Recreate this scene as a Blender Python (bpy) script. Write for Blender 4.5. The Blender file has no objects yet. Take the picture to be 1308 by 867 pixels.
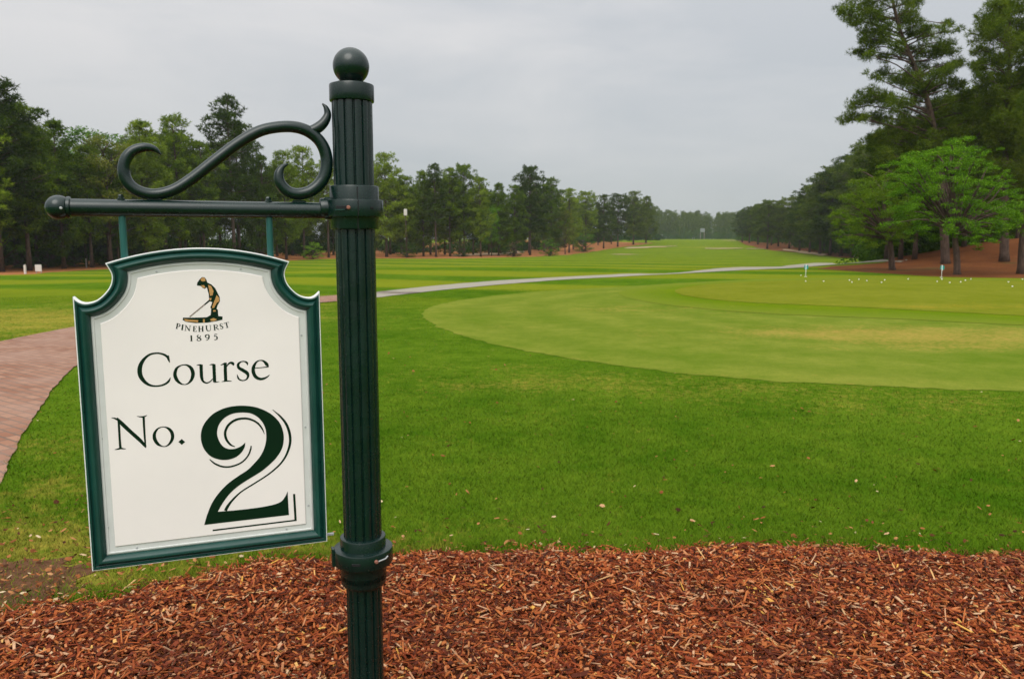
import bpy, math, random
import numpy as np
from mathutils import Vector

rng = np.random.default_rng(7)
random.seed(7)
scene = bpy.context.scene
COL = scene.collection

# ------------------------------------------------------------------ camera model
W0, H0, F = 1308.0, 867.0, 997.0
CAMH, PITCH = 1.6, math.atan(127.5 / 997.0)
SP, CP = math.sin(PITCH), math.cos(PITCH)

def ray(px, py):
    u = (px - W0 / 2) / F
    v = (H0 / 2 - py) / F
    return np.array([u, CP + v * SP, -SP + v * CP])      # world direction

def sm(a, b, x):
    t = np.clip((x - a) / (b - a), 0, 1)
    return t * t * (3 - 2 * t)

def height(x, y):
    x = np.asarray(x, float); y = np.asarray(y, float)
    r = np.sqrt(x * x + y * y)
    h = -1.35 * sm(42, 88, r) + 2.55 * sm(170, 330, r) + 0.35 * sm(330, 480, r)
    h = h - 0.35 * sm(18, 45, r) * sm(6, 25, -x) * (1 - sm(42, 88, r))
    g = np.exp(-(((x - 36) / 9.5) ** 2 + ((y - 52) / 10.0) ** 2))
    h = h + 2.35 * g * (1 - 0.0 * r)
    h = h + 0.10 * np.exp(-(((x - 12) / 7.0) ** 2 + ((y - 20) / 5.0) ** 2))
    h = h + (0.05 * np.sin(x * 0.21 + 1.3) * np.sin(y * 0.17) + 0.25 * np.sin(x * .043 + y * .021) * sm(60, 150, r)) * sm(8, 30, r)
    return h

_T = np.geomspace(0.8, 900, 1500)
def at(px, py):
    d = ray(px, py)
    s = _T / math.hypot(d[0], d[1])
    z = CAMH + d[2] * s - height(d[0] * s, d[1] * s)
    k = np.argmax(z < 0)
    if z[k] >= 0:
        k = np.argmin(z)
        return Vector((d[0] * s[k], d[1] * s[k], float(height(d[0] * s[k], d[1] * s[k]))))
    a, b = s[max(k - 1, 0)], s[k]
    for _ in range(30):
        m = (a + b) / 2
        if CAMH + d[2] * m - float(height(d[0] * m, d[1] * m)) < 0: b = m
        else: a = m
    return Vector((d[0] * b, d[1] * b, float(height(d[0] * b, d[1] * b))))

def z_at(py, Y):                 # height seen at row py at forward distance Y
    d = ray(654, py)
    return CAMH + Y * d[2] / d[1]

def x_at(px, py, Y):
    d = ray(px, py)
    return Y * d[0] / d[1]

# ------------------------------------------------------------------ object helpers
def tag(o, label=None, cat=None, group=None, kind=None):
    if label: o['label'] = label
    if cat: o['category'] = cat
    if group: o['group'] = group
    if kind: o['kind'] = kind
    return o

def empty(name, loc=(0, 0, 0), rz=0, parent=None):
    o = bpy.data.objects.new(name, None); COL.objects.link(o)
    o.location = loc; o.rotation_euler = (0, 0, rz); o.empty_display_size = .1
    if parent: o.parent = parent
    return o

def link(name, me, parent=None):
    o = bpy.data.objects.new(name, me); COL.objects.link(o)
    if parent: o.parent = parent
    return o

def np_mesh(name, V, faces, mat=None, smooth=False, attrs=None, matidx=None):
    """faces: list of arrays (n,k)"""
    V = np.asarray(V, np.float32)
    if not isinstance(faces, list): faces = [faces]
    faces = [np.asarray(f, np.int32) for f in faces if len(f)]
    me = bpy.data.meshes.new(name)
    me.vertices.add(len(V)); me.vertices.foreach_set('co', V.ravel())
    loops = np.concatenate([f.ravel() for f in faces])
    tot = np.concatenate([np.full(len(f), f.shape[1], np.int32) for f in faces])
    start = np.concatenate([[0], np.cumsum(tot)[:-1]]).astype(np.int32)
    me.loops.add(len(loops)); me.loops.foreach_set('vertex_index', loops)
    me.polygons.add(len(tot)); me.polygons.foreach_set('loop_start', start)
    me.polygons.foreach_set('loop_total', tot)
    me.polygons.foreach_set('use_smooth', np.full(len(tot), bool(smooth)))
    if matidx is not None: me.polygons.foreach_set('material_index', np.asarray(matidx, np.int32))
    me.update(calc_edges=True)
    if attrs:
        for k, a in attrs.items():
            at_ = me.attributes.new(k, 'FLOAT', 'POINT')
            at_.data.foreach_set('value', np.asarray(a, np.float32))
    if mat:
        for m in (mat if isinstance(mat, (list, tuple)) else [mat]): me.materials.append(m)
    return me

class MB:
    """collects pieces into one mesh"""
    def __init__(s): s.v = []; s.f = {}; s.n = 0
    def add(s, V, Fs):
        V = np.asarray(V, float)
        for F_ in (Fs if isinstance(Fs, list) else [Fs]):
            F_ = np.asarray(F_, int)
            if len(F_): s.f.setdefault(F_.shape[1], []).append(F_ + s.n)
        s.v.append(V); s.n += len(V)
    def mesh(s, name, mat, smooth=False):
        return np_mesh(name, np.concatenate(s.v), [np.concatenate(a) for a in s.f.values()], mat, smooth)
    def build(s, name, mat, parent=None, smooth=False):
        return link(name, s.mesh(name, mat, smooth), parent)

def box(mb, c, size, ax=(1, 0, 0), bev=0.0):
    ax = np.array(ax, float); ax /= np.linalg.norm(ax)
    ay = np.cross([0, 0, 1], ax); az = np.array([0, 0, 1.])
    sx, sy, sz = np.array(size) / 2
    V = [];
    if bev <= 0:
        for z in (-sz, sz):
            for x, y in ((-sx, -sy), (sx, -sy), (sx, sy), (-sx, sy)): V.append(np.array(c) + ax * x + ay * y + az * z)
        mb.add(V, [[[0, 3, 2, 1], [4, 5, 6, 7], [0, 1, 5, 4], [1, 2, 6, 5], [2, 3, 7, 6], [3, 0, 4, 7]]])
    else:
        b = bev; ring = []
        for z, k in ((-sz, b), (-sz + b, 0), (sz - b, 0), (sz, b)):
            for x, y in ((-sx + b, -sy + k), (sx - b, -sy + k), (sx - k, -sy + b), (sx - k, sy - b), (sx - b, sy - k), (-sx + b, sy - k), (-sx + k, sy - b), (-sx + k, -sy + b)):
                V.append(np.array(c) + ax * x + ay * y + az * z)
        q = [[r * 8 + i, r * 8 + (i + 1) % 8, (r + 1) * 8 + (i + 1) % 8, (r + 1) * 8 + i] for r in range(3) for i in range(8)]
        mb.add(V, [q, [[7, 6, 5, 4, 3, 2, 1, 0], list(range(24, 32))]])

def tube(mb, P, R, n=10, cap=True, flat=1.0):
    P = np.asarray(P, float); R = np.broadcast_to(np.asarray(R, float), (len(P),))
    T = np.gradient(P, axis=0); T /= np.linalg.norm(T, axis=1)[:, None] + 1e-12
    ref = np.array([0, 0, 1.]) if abs(T[0][2]) < .9 else np.array([0, 1., 0])
    u = np.cross(T[0], ref); u /= np.linalg.norm(u)
    V = []
    a = np.arange(n) * 2 * math.pi / n
    for i in range(len(P)):
        u = u - T[i] * np.dot(u, T[i]); u /= np.linalg.norm(u) + 1e-12
        w = np.cross(T[i], u)
        V.append(P[i] + R[i] * (np.cos(a)[:, None] * u + np.sin(a)[:, None] * w * flat))
    V = np.concatenate(V)
    i = np.arange(len(P) - 1)[:, None] * n; j = np.arange(n)[None, :]
    q = np.stack([i + j, i + (j + 1) % n, i + n + (j + 1) % n, i + n + j], -1).reshape(-1, 4)
    Fs = [q]
    if cap:
        Fs.append([list(range(n))[::-1], [(len(P) - 1) * n + k for k in range(n)]])
    mb.add(V, Fs)

def lathe(mb, prof, c=(0, 0, 0), n=48, axis=None):
    """prof: (r,z) list; axis None = z"""
    prof = np.asarray(prof, float); a = np.arange(n) * 2 * math.pi / n
    V = []
    if axis is None: e1, e2, e3 = np.eye(3)
    else:
        e3 = np.array(axis, float); e3 /= np.linalg.norm(e3)
        e1 = np.cross([0, 0, 1.], e3); e1 /= np.linalg.norm(e1); e2 = np.cross(e3, e1)
    for r, z in prof:
        V.append(np.array(c) + r * (np.cos(a)[:, None] * e1 + np.sin(a)[:, None] * e2) + z * e3)
    m = len(prof)
    i = np.arange(m - 1)[:, None] * n; j = np.arange(n)[None, :]
    q = np.stack([i + j, i + (j + 1) % n, i + n + (j + 1) % n, i + n + j], -1).reshape(-1, 4)
    Fs = [q]
    if prof[0][0] > 1e-5: Fs.append([list(range(n))[::-1]])
    if prof[-1][0] > 1e-5: Fs.append([[(m - 1) * n + k for k in range(n)]])
    mb.add(np.concatenate(V), Fs)

def catmull(P, k=8, closed=False):
    P = np.asarray(P, float); n = len(P); out = []
    for i in range(n if closed else n - 1):
        p0 = P[(i - 1) % n] if (closed or i > 0) else 2 * P[0] - P[1]
        p1, p2 = P[i], P[(i + 1) % n]
        p3 = P[(i + 2) % n] if (closed or i + 2 < n) else 2 * P[-1] - P[-2]
        for t in np.arange(k) / k:
            out.append(.5 * (2 * p1 + (p2 - p0) * t + (2 * p0 - 5 * p1 + 4 * p2 - p3) * t * t + (3 * p1 - p0 - 3 * p2 + p3) * t ** 3))
    if not closed: out.append(P[-1])
    return np.array(out)

# ------------------------------------------------------------------ materials
class NT:
    def __init__(s, mat):
        s.nt = mat.node_tree; s.nt.nodes.clear()
    def n(s, t, **kw):
        nd = s.nt.nodes.new(t)
        for k, v in kw.items():
            if k.startswith('i_'):
                nd.inputs[int(k[2:]) if k[2:].isdigit() else k[2:].replace('_', ' ')].default_value = v
            else: setattr(nd, k, v)
        return nd
    def l(s, a, b): s.nt.links.new(a, b)
    def math(s, op, a, b=None, c=None, clamp=False):
        nd = s.n('ShaderNodeMath', operation=op, use_clamp=clamp)
        for i, v in enumerate((a, b, c)):
            if v is None: continue
            if isinstance(v, (int, float)): nd.inputs[i].default_value = v
            else: s.l(v, nd.inputs[i])
        return nd.outputs[0]
    def mix(s, f, a, b, mode='MIX'):
        nd = s.n('ShaderNodeMix', data_type='RGBA', blend_type=mode)
        for i, v in ((0, f), (6, a), (7, b)):
            if isinstance(v, (int, float)): nd.inputs[i].default_value = v
            elif isinstance(v, tuple): nd.inputs[i].default_value = v + (1,)
            else: s.l(v, nd.inputs[i])
        return nd.outputs[2]
    def noise(s, co, scale, detail=4, rough=.55, dist=0):
        nd = s.n('ShaderNodeTexNoise'); nd.inputs['Scale'].default_value = scale
        nd.inputs['Detail'].default_value = detail; nd.inputs['Roughness'].default_value = rough
        nd.inputs['Distortion'].default_value = dist
        if co is not None: s.l(co, nd.inputs['Vector'])
        return nd.outputs['Fac']
    def ramp(s, f, pts, interp='LINEAR'):
        nd = s.n('ShaderNodeValToRGB'); cr = nd.color_ramp; cr.interpolation = interp
        while len(cr.elements) < len(pts): cr.elements.new(.5)
        for e, (p, c) in zip(cr.elements, pts):
            e.position = p; e.color = tuple(c) + (1,) if len(c) == 3 else c
        s.l(f, nd.inputs[0]); return nd.outputs[0]
    def maprange(s, f, a, b, c=0., d=1.):
        nd = s.n('ShaderNodeMapRange', clamp=True)
        s.l(f, nd.inputs[0])
        for i, v in enumerate((a, b, c, d)): nd.inputs[i + 1].default_value = v
        return nd.outputs[0]
    def bump(s, h, strength, dist):
        nd = s.n('ShaderNodeBump'); nd.inputs['Strength'].default_value = strength
        nd.inputs['Distance'].default_value = dist; s.l(h, nd.inputs['Height']); return nd.outputs[0]
    def out(s, sh): s.l(sh, s.n('ShaderNodeOutputMaterial').inputs[0])
    def bsdf(s, color, rough=.8, spec=.5, normal=None, coat=0):
        b = s.n('ShaderNodeBsdfPrincipled')
        if isinstance(color, tuple): b.inputs['Base Color'].default_value = color + (1,)
        else: s.l(color, b.inputs['Base Color'])
        if isinstance(rough, (int, float)): b.inputs['Roughness'].default_value = rough
        else: s.l(rough, b.inputs['Roughness'])
        b.inputs['Specular IOR Level'].default_value = spec
        b.inputs['Coat Weight'].default_value = coat
        b.inputs['Coat Roughness'].default_value = .15
        if normal is not None: s.l(normal, b.inputs['Normal'])
        return b.outputs[0]

def new_mat(name):
    m = bpy.data.materials.new(name); m.use_nodes = True
    return m, NT(m)

def gpos(t): return t.n('ShaderNodeNewGeometry').outputs['Position']
def opos(t): return t.n('ShaderNodeTexCoord').outputs['Object']

def grass_mat(name, dark, light, dry, blades=False, fine=1.0, stripe=None, bands=False, rim=None):
    m, t = new_mat(name)
    p = gpos(t)
    big = t.noise(p, .35, 4, .6); mid = t.noise(p, 2.3, 4, .6); fin = t.noise(p, 60, 3, .7)
    f = t.math('ADD', t.math('ADD', t.math('MULTIPLY', big, .42), t.math('MULTIPLY', mid, .36)), t.math('MULTIPLY', t.noise(p, 7.5, 4, .7), .22))
    c = t.mix(t.maprange(f, .40, .60), dark, light)
    if stripe:
        # mowing stripes: the grass is combed one way and then the other
        sx = t.n('ShaderNodeSeparateXYZ'); t.l(p, sx.inputs[0])
        ang = stripe[1]
        q = t.math('ADD', t.math('MULTIPLY', sx.outputs[0], math.cos(ang)), t.math('MULTIPLY', sx.outputs[1], math.sin(ang)))
        q = t.math('ADD', q, t.math('MULTIPLY', t.noise(p, .05, 2), 6))
        w = t.math('SINE', t.math('MULTIPLY', q, 2 * math.pi / stripe[0]))
        far_ = t.maprange(sx.outputs[1], 17, 26)
        c = t.mix(t.math('MULTIPLY', t.maprange(w, -.35, .35, 0, stripe[2]), far_), c, (.20, .20, .014))
    if bands:      # passes of the mower following the edge of the green
        e_ = t.n('ShaderNodeAttribute', attribute_name='sd').outputs['Fac']
        e_ = t.math('ADD', e_, t.math('MULTIPLY', t.noise(p, .25, 3), 1.6))
        w_ = t.math('SINE', t.math('MULTIPLY', e_, 4.2))
        c = t.mix(t.maprange(w_, -.6, .8, 0, .38), c, (.078, .126, .010))
    if rim:        # the cut grades into the next one
        e_ = t.n('ShaderNodeAttribute', attribute_name='sd').outputs['Fac']
        e_ = t.math('ADD', e_, t.math('MULTIPLY', t.noise(p, .9, 3), .8))
        c = t.mix(t.maprange(e_, .3, .3 + rim[1]), rim[0], c)
    att = t.n('ShaderNodeAttribute', attribute_name='dry').outputs['Fac']
    patch = t.noise(p, 1.1, 5, .65)
    dr = t.math('ADD', att, t.math('MULTIPLY', t.math('SUBTRACT', patch, .5), 1.0))
    dr = t.math('ADD', dr, t.math('MULTIPLY', t.math('SUBTRACT', t.noise(p, 11, 4, .75), .5), 1.5))
    c = t.mix(t.maprange(dr, .22, .95), c, dry)
    if blades:
        r = t.n('ShaderNodeNewGeometry').outputs['Random Per Island']
        c = t.mix(t.maprange(r, 0, 1, 0, 1), c, t.mix(1.0, c, t.ramp(r, [(0, (.74, .78, .72)), (.45, (1, 1, 1)), (.85, (1.3, 1.2, 1.08)), (1, (1.7, 1.4, 1.3))]), 'MULTIPLY'))
        nn = t.n('ShaderNodeVectorMath', operation='ADD'); nn.inputs[1].default_value = (0, 0, 1.3)
        t.l(t.n('ShaderNodeNewGeometry').outputs['Normal'], nn.inputs[0])
        nz = t.n('ShaderNodeVectorMath', operation='NORMALIZE'); t.l(nn.outputs[0], nz.inputs[0])
        t.out(t.bsdf(c, .9, 0, nz.outputs[0]))
    else:
        c = t.mix(1.0, c, t.ramp(fin, [(.25, (.80, .83, .76)), (.5, (1, 1, 1)), (.75, (1.22, 1.17, 1.08))]), 'MULTIPLY')
        hgt = t.math('ADD', fin, t.noise(p, 200, 2, .6))
        t.out(t.bsdf(c, .9, 0, t.bump(hgt, .3 * fine, .012)))
    return m

G_D, G_L, G_Y = (.040, .094, .004), (.084, .142, .009), (.29, .225, .04)
M_ground = grass_mat('lawn_turf', G_D, G_L, G_Y, stripe=(9.0, 1.25, .5))
M_blade = grass_mat('grass_blades', G_D, G_L, G_Y, blades=True)
M_apron = grass_mat('apron_turf', (.092, .138, .012), (.155, .178, .026), (.30, .205, .05), fine=.5, bands=True)
M_collar = grass_mat('collar_turf', (.075, .13, .004), (.105, .150, .006), (.26, .2, .03), fine=.6, rim=((.120, .155, .016), 1.8))
M_green = grass_mat('green_turf', (.108, .130, .008), (.148, .160, .016), (.26, .18, .02), fine=.3)

def mat_straw():
    m, t = new_mat('pine_straw'); p = gpos(t)
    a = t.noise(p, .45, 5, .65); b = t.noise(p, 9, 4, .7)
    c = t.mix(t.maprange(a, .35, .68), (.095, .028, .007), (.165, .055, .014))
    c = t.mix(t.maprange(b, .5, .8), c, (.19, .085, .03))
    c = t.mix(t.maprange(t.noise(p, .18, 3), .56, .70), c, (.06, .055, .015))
    t.out(t.bsdf(c, .95, .1, t.bump(b, .8, .05))); return m
M_straw = mat_straw()

def mat_sand():
    m, t = new_mat('bunker_sand'); p = gpos(t)
    c = t.mix(t.noise(p, 1.5, 4), (.25, .17, .10), (.36, .27, .17))
    t.out(t.bsdf(c, .95, .1, t.bump(t.noise(p, 8), .5, .05))); return m
M_sand = mat_sand()

def mat_concrete():
    m, t = new_mat('path_concrete'); p = gpos(t)
    c = t.mix(t.noise(p, 6, 6, .7), (.20, .182, .14), (.295, .27, .21))
    # damp patches by the joint with the bricks
    wet = t.n('ShaderNodeAttribute', attribute_name='wet').outputs['Fac']
    w = t.math('ADD', wet, t.math('SUBTRACT', t.noise(p, 1.1, 4, .6), .5))
    c = t.mix(t.maprange(w, .55, .75), c, (.10, .075, .06))
    t.out(t.bsdf(c, .85, .2, t.bump(t.noise(p, 60), .3, .01))); return m
M_conc = mat_concrete()

def mat_brick():
    m, t = new_mat('path_bricks'); p = gpos(t)
    mp = t.n('ShaderNodeMapping'); mp.inputs['Rotation'].default_value = (0, 0, .62); t.l(p, mp.inputs[0])
    bt = t.n('ShaderNodeTexBrick'); t.l(mp.outputs[0], bt.inputs[0])
    bt.inputs['Scale'].default_value = 1.0; bt.inputs['Brick Width'].default_value = .21; bt.inputs['Row Height'].default_value = .105
    bt.inputs['Mortar Size'].default_value = .011; bt.inputs['Mortar Smooth'].default_value = .2
    bt.inputs['Color1'].default_value = (.19, .078, .042, 1); bt.inputs['Color2'].default_value = (.28, .145, .088, 1)
    bt.inputs['Mortar'].default_value = (.13, .085, .06, 1); bt.inputs['Bias'].default_value = 0.
    c = t.mix(t.maprange(t.noise(p, .9, 5, .65), .38, .70, 0, .75), bt.outputs[0], (.27, .17, .125))
    c = t.mix(t.maprange(t.noise(p, 3.3, 5, .7), .60, .78), c, (.15, .085, .06))
    hh = t.math('ADD', t.math('MULTIPLY', bt.outputs[1], -1.), t.math('MULTIPLY', t.noise(p, 60), .5))
    t.out(t.bsdf(c, .8, .25, t.bump(hh, .6, .006))); return m
M_brick = mat_brick()

def mat_mulch_base():
    m, t = new_mat('mulch_soil'); p = gpos(t)
    c = t.mix(t.noise(p, 40, 5, .7), (.035, .012, .006), (.13, .042, .018))
    t.out(t.bsdf(c, .95, .1, t.bump(t.noise(p, 50), 1., .02))); return m
M_mulchbase = mat_mulch_base()

def mat_chips():
    m, t = new_mat('bark_chips')
    g = t.n('ShaderNodeNewGeometry'); r = g.outputs['Random Per Island']
    c = t.ramp(r, [(0, (.025, .006, .003)), (.20, (.085, .014, .004)), (.42, (.21, .036, .009)), (.64, (.33, .075, .017)),  # larger share of dark chips stands in for shadowed gaps
                   (.84, (.46, .150, .040)), (.92, (.48, .23, .11)), (.97, (.56, .37, .22)), (1, (.66, .36, .06))])
    st = t.n('ShaderNodeTexCoord').outputs['Object']
    c = t.mix(t.maprange(t.noise(st, 160, 3, .6), .3, .75, 0, .5), c, (.09, .03, .015))
    big = t.noise(g.outputs['Position'], 1.3, 3)
    c = t.mix(t.maprange(big, .52, .72, 0, .5), c, (.075, .02, .012))
    t.out(t.bsdf(c, .7, .12, t.bump(t.noise(st, 220, 3), .5, .003))); return m
M_chips = mat_chips()
def mat_litter():
    m, t = new_mat('dead_leaves'); r = t.n('ShaderNodeNewGeometry').outputs['Random Per Island']
    t.out(t.bsdf(t.ramp(r, [(0, (.03, .012, .005)), (.35, (.09, .03, .01)), (.7, (.22, .07, .02)), (.92, (.34, .16, .06)), (1, (.5, .4, .25))]), .8, .1)); return m
M_litter = mat_litter()

def mat_paint():
    m, t = new_mat('green_enamel'); p = opos(t)
    n = t.noise(p, 9, 5, .6)
    c = t.mix(t.maprange(n, .35, .75), (.0012, .0105, .0082), (.0025, .016, .0125))
    dust = t.maprange(t.noise(p, 35, 6, .7), .62, .82, 0, .22)
    c = t.mix(dust, c, (.035, .055, .045))
    ro = t.maprange(t.noise(p, 26, 4, .6), .3, .7, .20, .34)
    t.out(t.bsdf(c, ro, .45, t.bump(t.noise(p, 70, 3), .06, .002))); return m
M_paint = mat_paint()

def mat_frame():
    m, t = new_mat('frame_paint'); p = opos(t)
    c = t.mix(t.maprange(t.noise(p, 12, 5, .6), .35, .75), (.004, .036, .028), (.007, .054, .042))
    ro = t.maprange(t.noise(p, 30, 4, .6), .3, .7, .27, .42)
    t.out(t.bsdf(c, ro, .4)); return m
M_frame = mat_frame()

def flat(name, c, rough=.5, spec=.4, var=.12, scale=20, bump=0):
    m, t = new_mat(name); p = opos(t)
    cc = t.mix(t.maprange(t.noise(p, scale, 4, .6), .3, .75), c, tuple(v * (1 - var) for v in c))
    t.out(t.bsdf(cc, rough, spec, t.bump(t.noise(p, scale * 6), bump, .003) if bump else None)); return m
M_straw_b = flat('orange_pine_straw', (.33, .135, .048), .95, .05, .45, 1.2, .5)  # brighter, more orange straw for the left tree line
M_lip = flat('white_edge', (.72, .73, .70), .5)
M_border = flat('border_white', (.56, .57, .545), .45, var=.10)
M_panel = flat('panel_white', (.775, .725, .69), .6, .2, var=.07, scale=4)
M_ink = flat('dark_green_vinyl', (.0015, .016, .005), .55, .12)
M_tan = flat('tan_print', (.50, .27, .085), .5, var=.3, scale=200)
M_grey = flat('club_grey', (.20, .15, .12), .5)
M_rod = flat('rod_paint', (.012, .085, .075), .35)
M_bolt = flat('rusty_bolt', (.30, .12, .08), .6, var=.5, scale=300)
M_steel = flat('bare_steel', (.35, .36, .36), .4)
M_white = flat('ball_white', (.8, .8, .78), .35)
M_teal = flat('teal_flag_cloth', (.01, .23, .20), .7)
M_board = flat('weathered_white', (.55, .52, .46), .7)
M_greyb = flat('faded_board', (.17, .19, .175), .8)
M_post = flat('grey_wood', (.28, .24, .20), .8)

def mat_bark():
    m, t = new_mat('pine_bark'); p = opos(t)
    mp = t.n('ShaderNodeMapping'); mp.inputs['Scale'].default_value = (1, 1, .25); t.l(p, mp.inputs[0])
    n = t.noise(mp.outputs[0], 12, 5, .7)
    c = t.mix(t.maprange(n, .3, .7), (.035, .024, .018), (.125, .082, .062))
    t.out(t.bsdf(c, .9, .15, t.bump(n, .9, .05))); return m
M_bark = mat_bark()

def foliage(name, cols, transl=.25, sat=None):
    m, t = new_mat(name)
    g = t.n('ShaderNodeNewGeometry'); r = g.outputs['Random Per Island']
    oi = t.n('ShaderNodeObjectInfo').outputs['Random']
    cl = t.noise(opos(t), .9, 3, .6)
    f = t.math('ADD', t.math('MULTIPLY', r, .35), t.math('ADD', t.math('MULTIPLY', cl, .9), t.math('MULTIPLY', t.math('SUBTRACT', oi, .5), .42)))
    c = t.ramp(t.math('SUBTRACT', f, .15), [(.22, cols[0]), (.48, cols[1]), (.78, cols[2])])
    d = t.bsdf(c, .8, .03)
    tr = t.n('ShaderNodeBsdfTranslucent'); t.l(t.mix(1.0, c, (1.3, 1.35, .8), 'MULTIPLY'), tr.inputs[0])
    mx = t.n('ShaderNodeMixShader'); mx.inputs[0].default_value = transl
    t.l(d, mx.inputs[1]); t.l(tr.outputs[0], mx.inputs[2])
    t.out(mx.outputs[0]); return m
M_needle = foliage('pine_needles', [(.035, .068, .004), (.095, .155, .008), (.22, .29, .022)])  # brightest tone raised to imitate lit crown tops
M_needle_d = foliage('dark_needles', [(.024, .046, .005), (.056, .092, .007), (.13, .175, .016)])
M_leaf = foliage('fresh_leaves', [(.040, .095, .005), (.095, .215, .009), (.20, .36, .022)], .3)
M_leaf_m = foliage('mid_leaves', [(.04, .085, .005), (.085, .155, .008), (.145, .215, .014)], .3)
M_leaf_d = foliage('shade_leaves', [(.012, .030, .004), (.026, .064, .005), (.06, .12, .010)], .25)  # shade under the trees is put into this dark leaf colour
M_olive = foliage('olive_leaves', [(.06, .085, .012), (.13, .15, .02), (.20, .19, .035)], .3)

# ------------------------------------------------------------------ ground grid
az = np.radians(np.concatenate([np.arange(-180, -60, 5.), np.arange(-60, -42, .8), np.arange(-42, 42, .17), np.arange(42, 60, .8), np.arange(60, 180, 5.)]))
rr = np.concatenate([[.15, .4, .8], np.geomspace(1.2, 760, 760)])
AZ, RR = np.meshgrid(az, rr)
GX, GY = RR * np.sin(AZ), RR * np.cos(AZ)
GZ = height(GX, GY)
NA, NR = len(az), len(rr)
GV = np.stack([GX, GY, GZ], -1).reshape(-1, 3)
ii = np.arange(NR - 1)[:, None] * NA; jj = np.arange(NA)[None, :]; jn = (jj + 1) % NA
Q = np.stack([ii + jj, ii + jn, ii + NA + jn, ii + NA + jj], -1).reshape(-1, 4)[:, ::-1]
def tri_grid(): return np.concatenate([Q[:, [0, 1, 2]], Q[:, [0, 2, 3]]])
TRI = tri_grid()

def poly_sd(P, X, Y):
    """signed distance, positive inside"""
    P = np.asarray(P, float)[:, :2]; n = len(P)
    X = np.asarray(X); Y = np.asarray(Y)
    best = np.full(X.shape, 1e9); ins = np.zeros(X.shape, bool)
    for i in range(n):
        x1, y1 = P[i]; x2, y2 = P[(i + 1) % n]
        dx, dy = x2 - x1, y2 - y1; L = dx * dx + dy * dy + 1e-12
        t = np.clip(((X - x1) * dx + (Y - y1) * dy) / L, 0, 1)
        best = np.minimum(best, (X - x1 - t * dx) ** 2 + (Y - y1 - t * dy) ** 2)
        if y1 != y2:
            c = ((y1 > Y) != (y2 > Y)) & (X < (x2 - x1) * (Y - y1) / (y2 - y1) + x1)
            ins ^= c
    return np.where(ins, 1, -1) * np.sqrt(best)

def vnoise(X, Y, s, seed=0):
    X = X * s + seed * 17.3; Y = Y * s - seed * 9.1
    xi, yi = np.floor(X).astype(int), np.floor(Y).astype(int); fx, fy = X - xi, Y - yi
    fx = fx * fx * (3 - 2 * fx); fy = fy * fy * (3 - 2 * fy)
    def h(a, b):
        v = np.sin(a * 127.1 + b * 311.7 + seed * 74.7) * 43758.5453
        return v - np.floor(v)
    return (h(xi, yi) * (1 - fx) + h(xi + 1, yi) * fx) * (1 - fy) + (h(xi, yi + 1) * (1 - fx) + h(xi + 1, yi + 1) * fx) * fy - .5

def wp(pts): return np.array([at(x, y)[:2] for x, y in pts])

def dryness(X, Y):
    d = np.zeros(np.shape(X))
    for (px, py, ax_, ay_, s) in DRY:
        c = DRYC[(px, py)]
        d = d + s * np.exp(-(((X - c[0]) / ax_) ** 2 + ((Y - c[1]) / ay_) ** 2))
    return d
DRY = [(40, 410, 6, 3.5, .60), (110, 700, .9, .35, .30), (30, 690, .5, .5, .35), (560, 690, 1.8, .5, .15), (900, 492, 2.0, .9, .20),
       (640, 470, 1.6, 1.0, .18), (740, 488, 1.4, .6, .16), (770, 545, 1.0, .3, .12), (1080, 512, 1.6, .7, .15), (1150, 425, 3.6, 1.1, .55), (1240, 440, 2.5, 1, .35), (560, 500, 1.2, .5, .15), (820, 395, 2.6, 1.5, .25),
       (1240, 515, 1.6, .7, .18), (300, 385, 4, 3, .3), (100, 560, .7, .8, .25), (60, 620, .5, .5, .35), (420, 700, .8, .2, .3), (150, 745, .7, .15, .4),
       (1220, 392, 3, .8, .35), (840, 335, 12, 8, .2), (600, 337, 9, 5, .18), (900, 316, 14, 10, .3)]
DRYC = {(a[0], a[1]): at(a[0], a[1]) for a in DRY}

def sheet(name, sdfun, mat, off, rmax=760, rmin=0, attrs=None, kind='structure', zfun=None):
    X, Y = GV[:, 0], GV[:, 1]
    sd = sdfun(X, Y)
    ins = sd > 0
    tin = ins[TRI]
    cnt = tin.sum(1)
    full = TRI[cnt == 3]; part = TRI[(cnt > 0) & (cnt < 3)]
    newV, newF3 = [], []
    base = len(GV); cache = {}
    def cut(a, b):
        k = (a, b) if a < b else (b, a)
        if k not in cache:
            a2, b2 = k; t = sd[a2] / (sd[a2] - sd[b2])
            cache[k] = base + len(newV); newV.append(GV[a2] * (1 - t) + GV[b2] * t)
        return cache[k]
    for tri in part.tolist():
        poly = []
        for i in range(3):
            a, b = tri[i], tri[(i + 1) % 3]
            if ins[a]: poly.append(a)
            if ins[a] != ins[b]: poly.append(cut(a, b))
        for i in range(1, len(poly) - 1): newF3.append((poly[0], poly[i], poly[i + 1]))
    V = np.concatenate([GV, np.array(newV).reshape(-1, 3)]); Fa = np.concatenate([full, np.array(newF3, int).reshape(-1, 3)])
    used = np.unique(Fa); rem = np.full(len(V), -1); rem[used] = np.arange(len(used))
    V = V[used].copy(); Fa = rem[Fa]
    r = np.hypot(V[:, 0], V[:, 1])
    if zfun is not None: V[:, 2] += zfun(V[:, 0], V[:, 1])
    V[:, 2] += off * (1 + r / 60)
    at_ = {'dry': dryness(V[:, 0], V[:, 1])}
    if 'green' in name: at_['sd'] = sdfun(V[:, 0], V[:, 1])
    if attrs: at_.update({k: f(V[:, 0], V[:, 1]) for k, f in attrs.items()})
    me = np_mesh(name, V, Fa, mat, smooth=True, attrs=at_)
    return tag(link(name, me), kind=kind)

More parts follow.
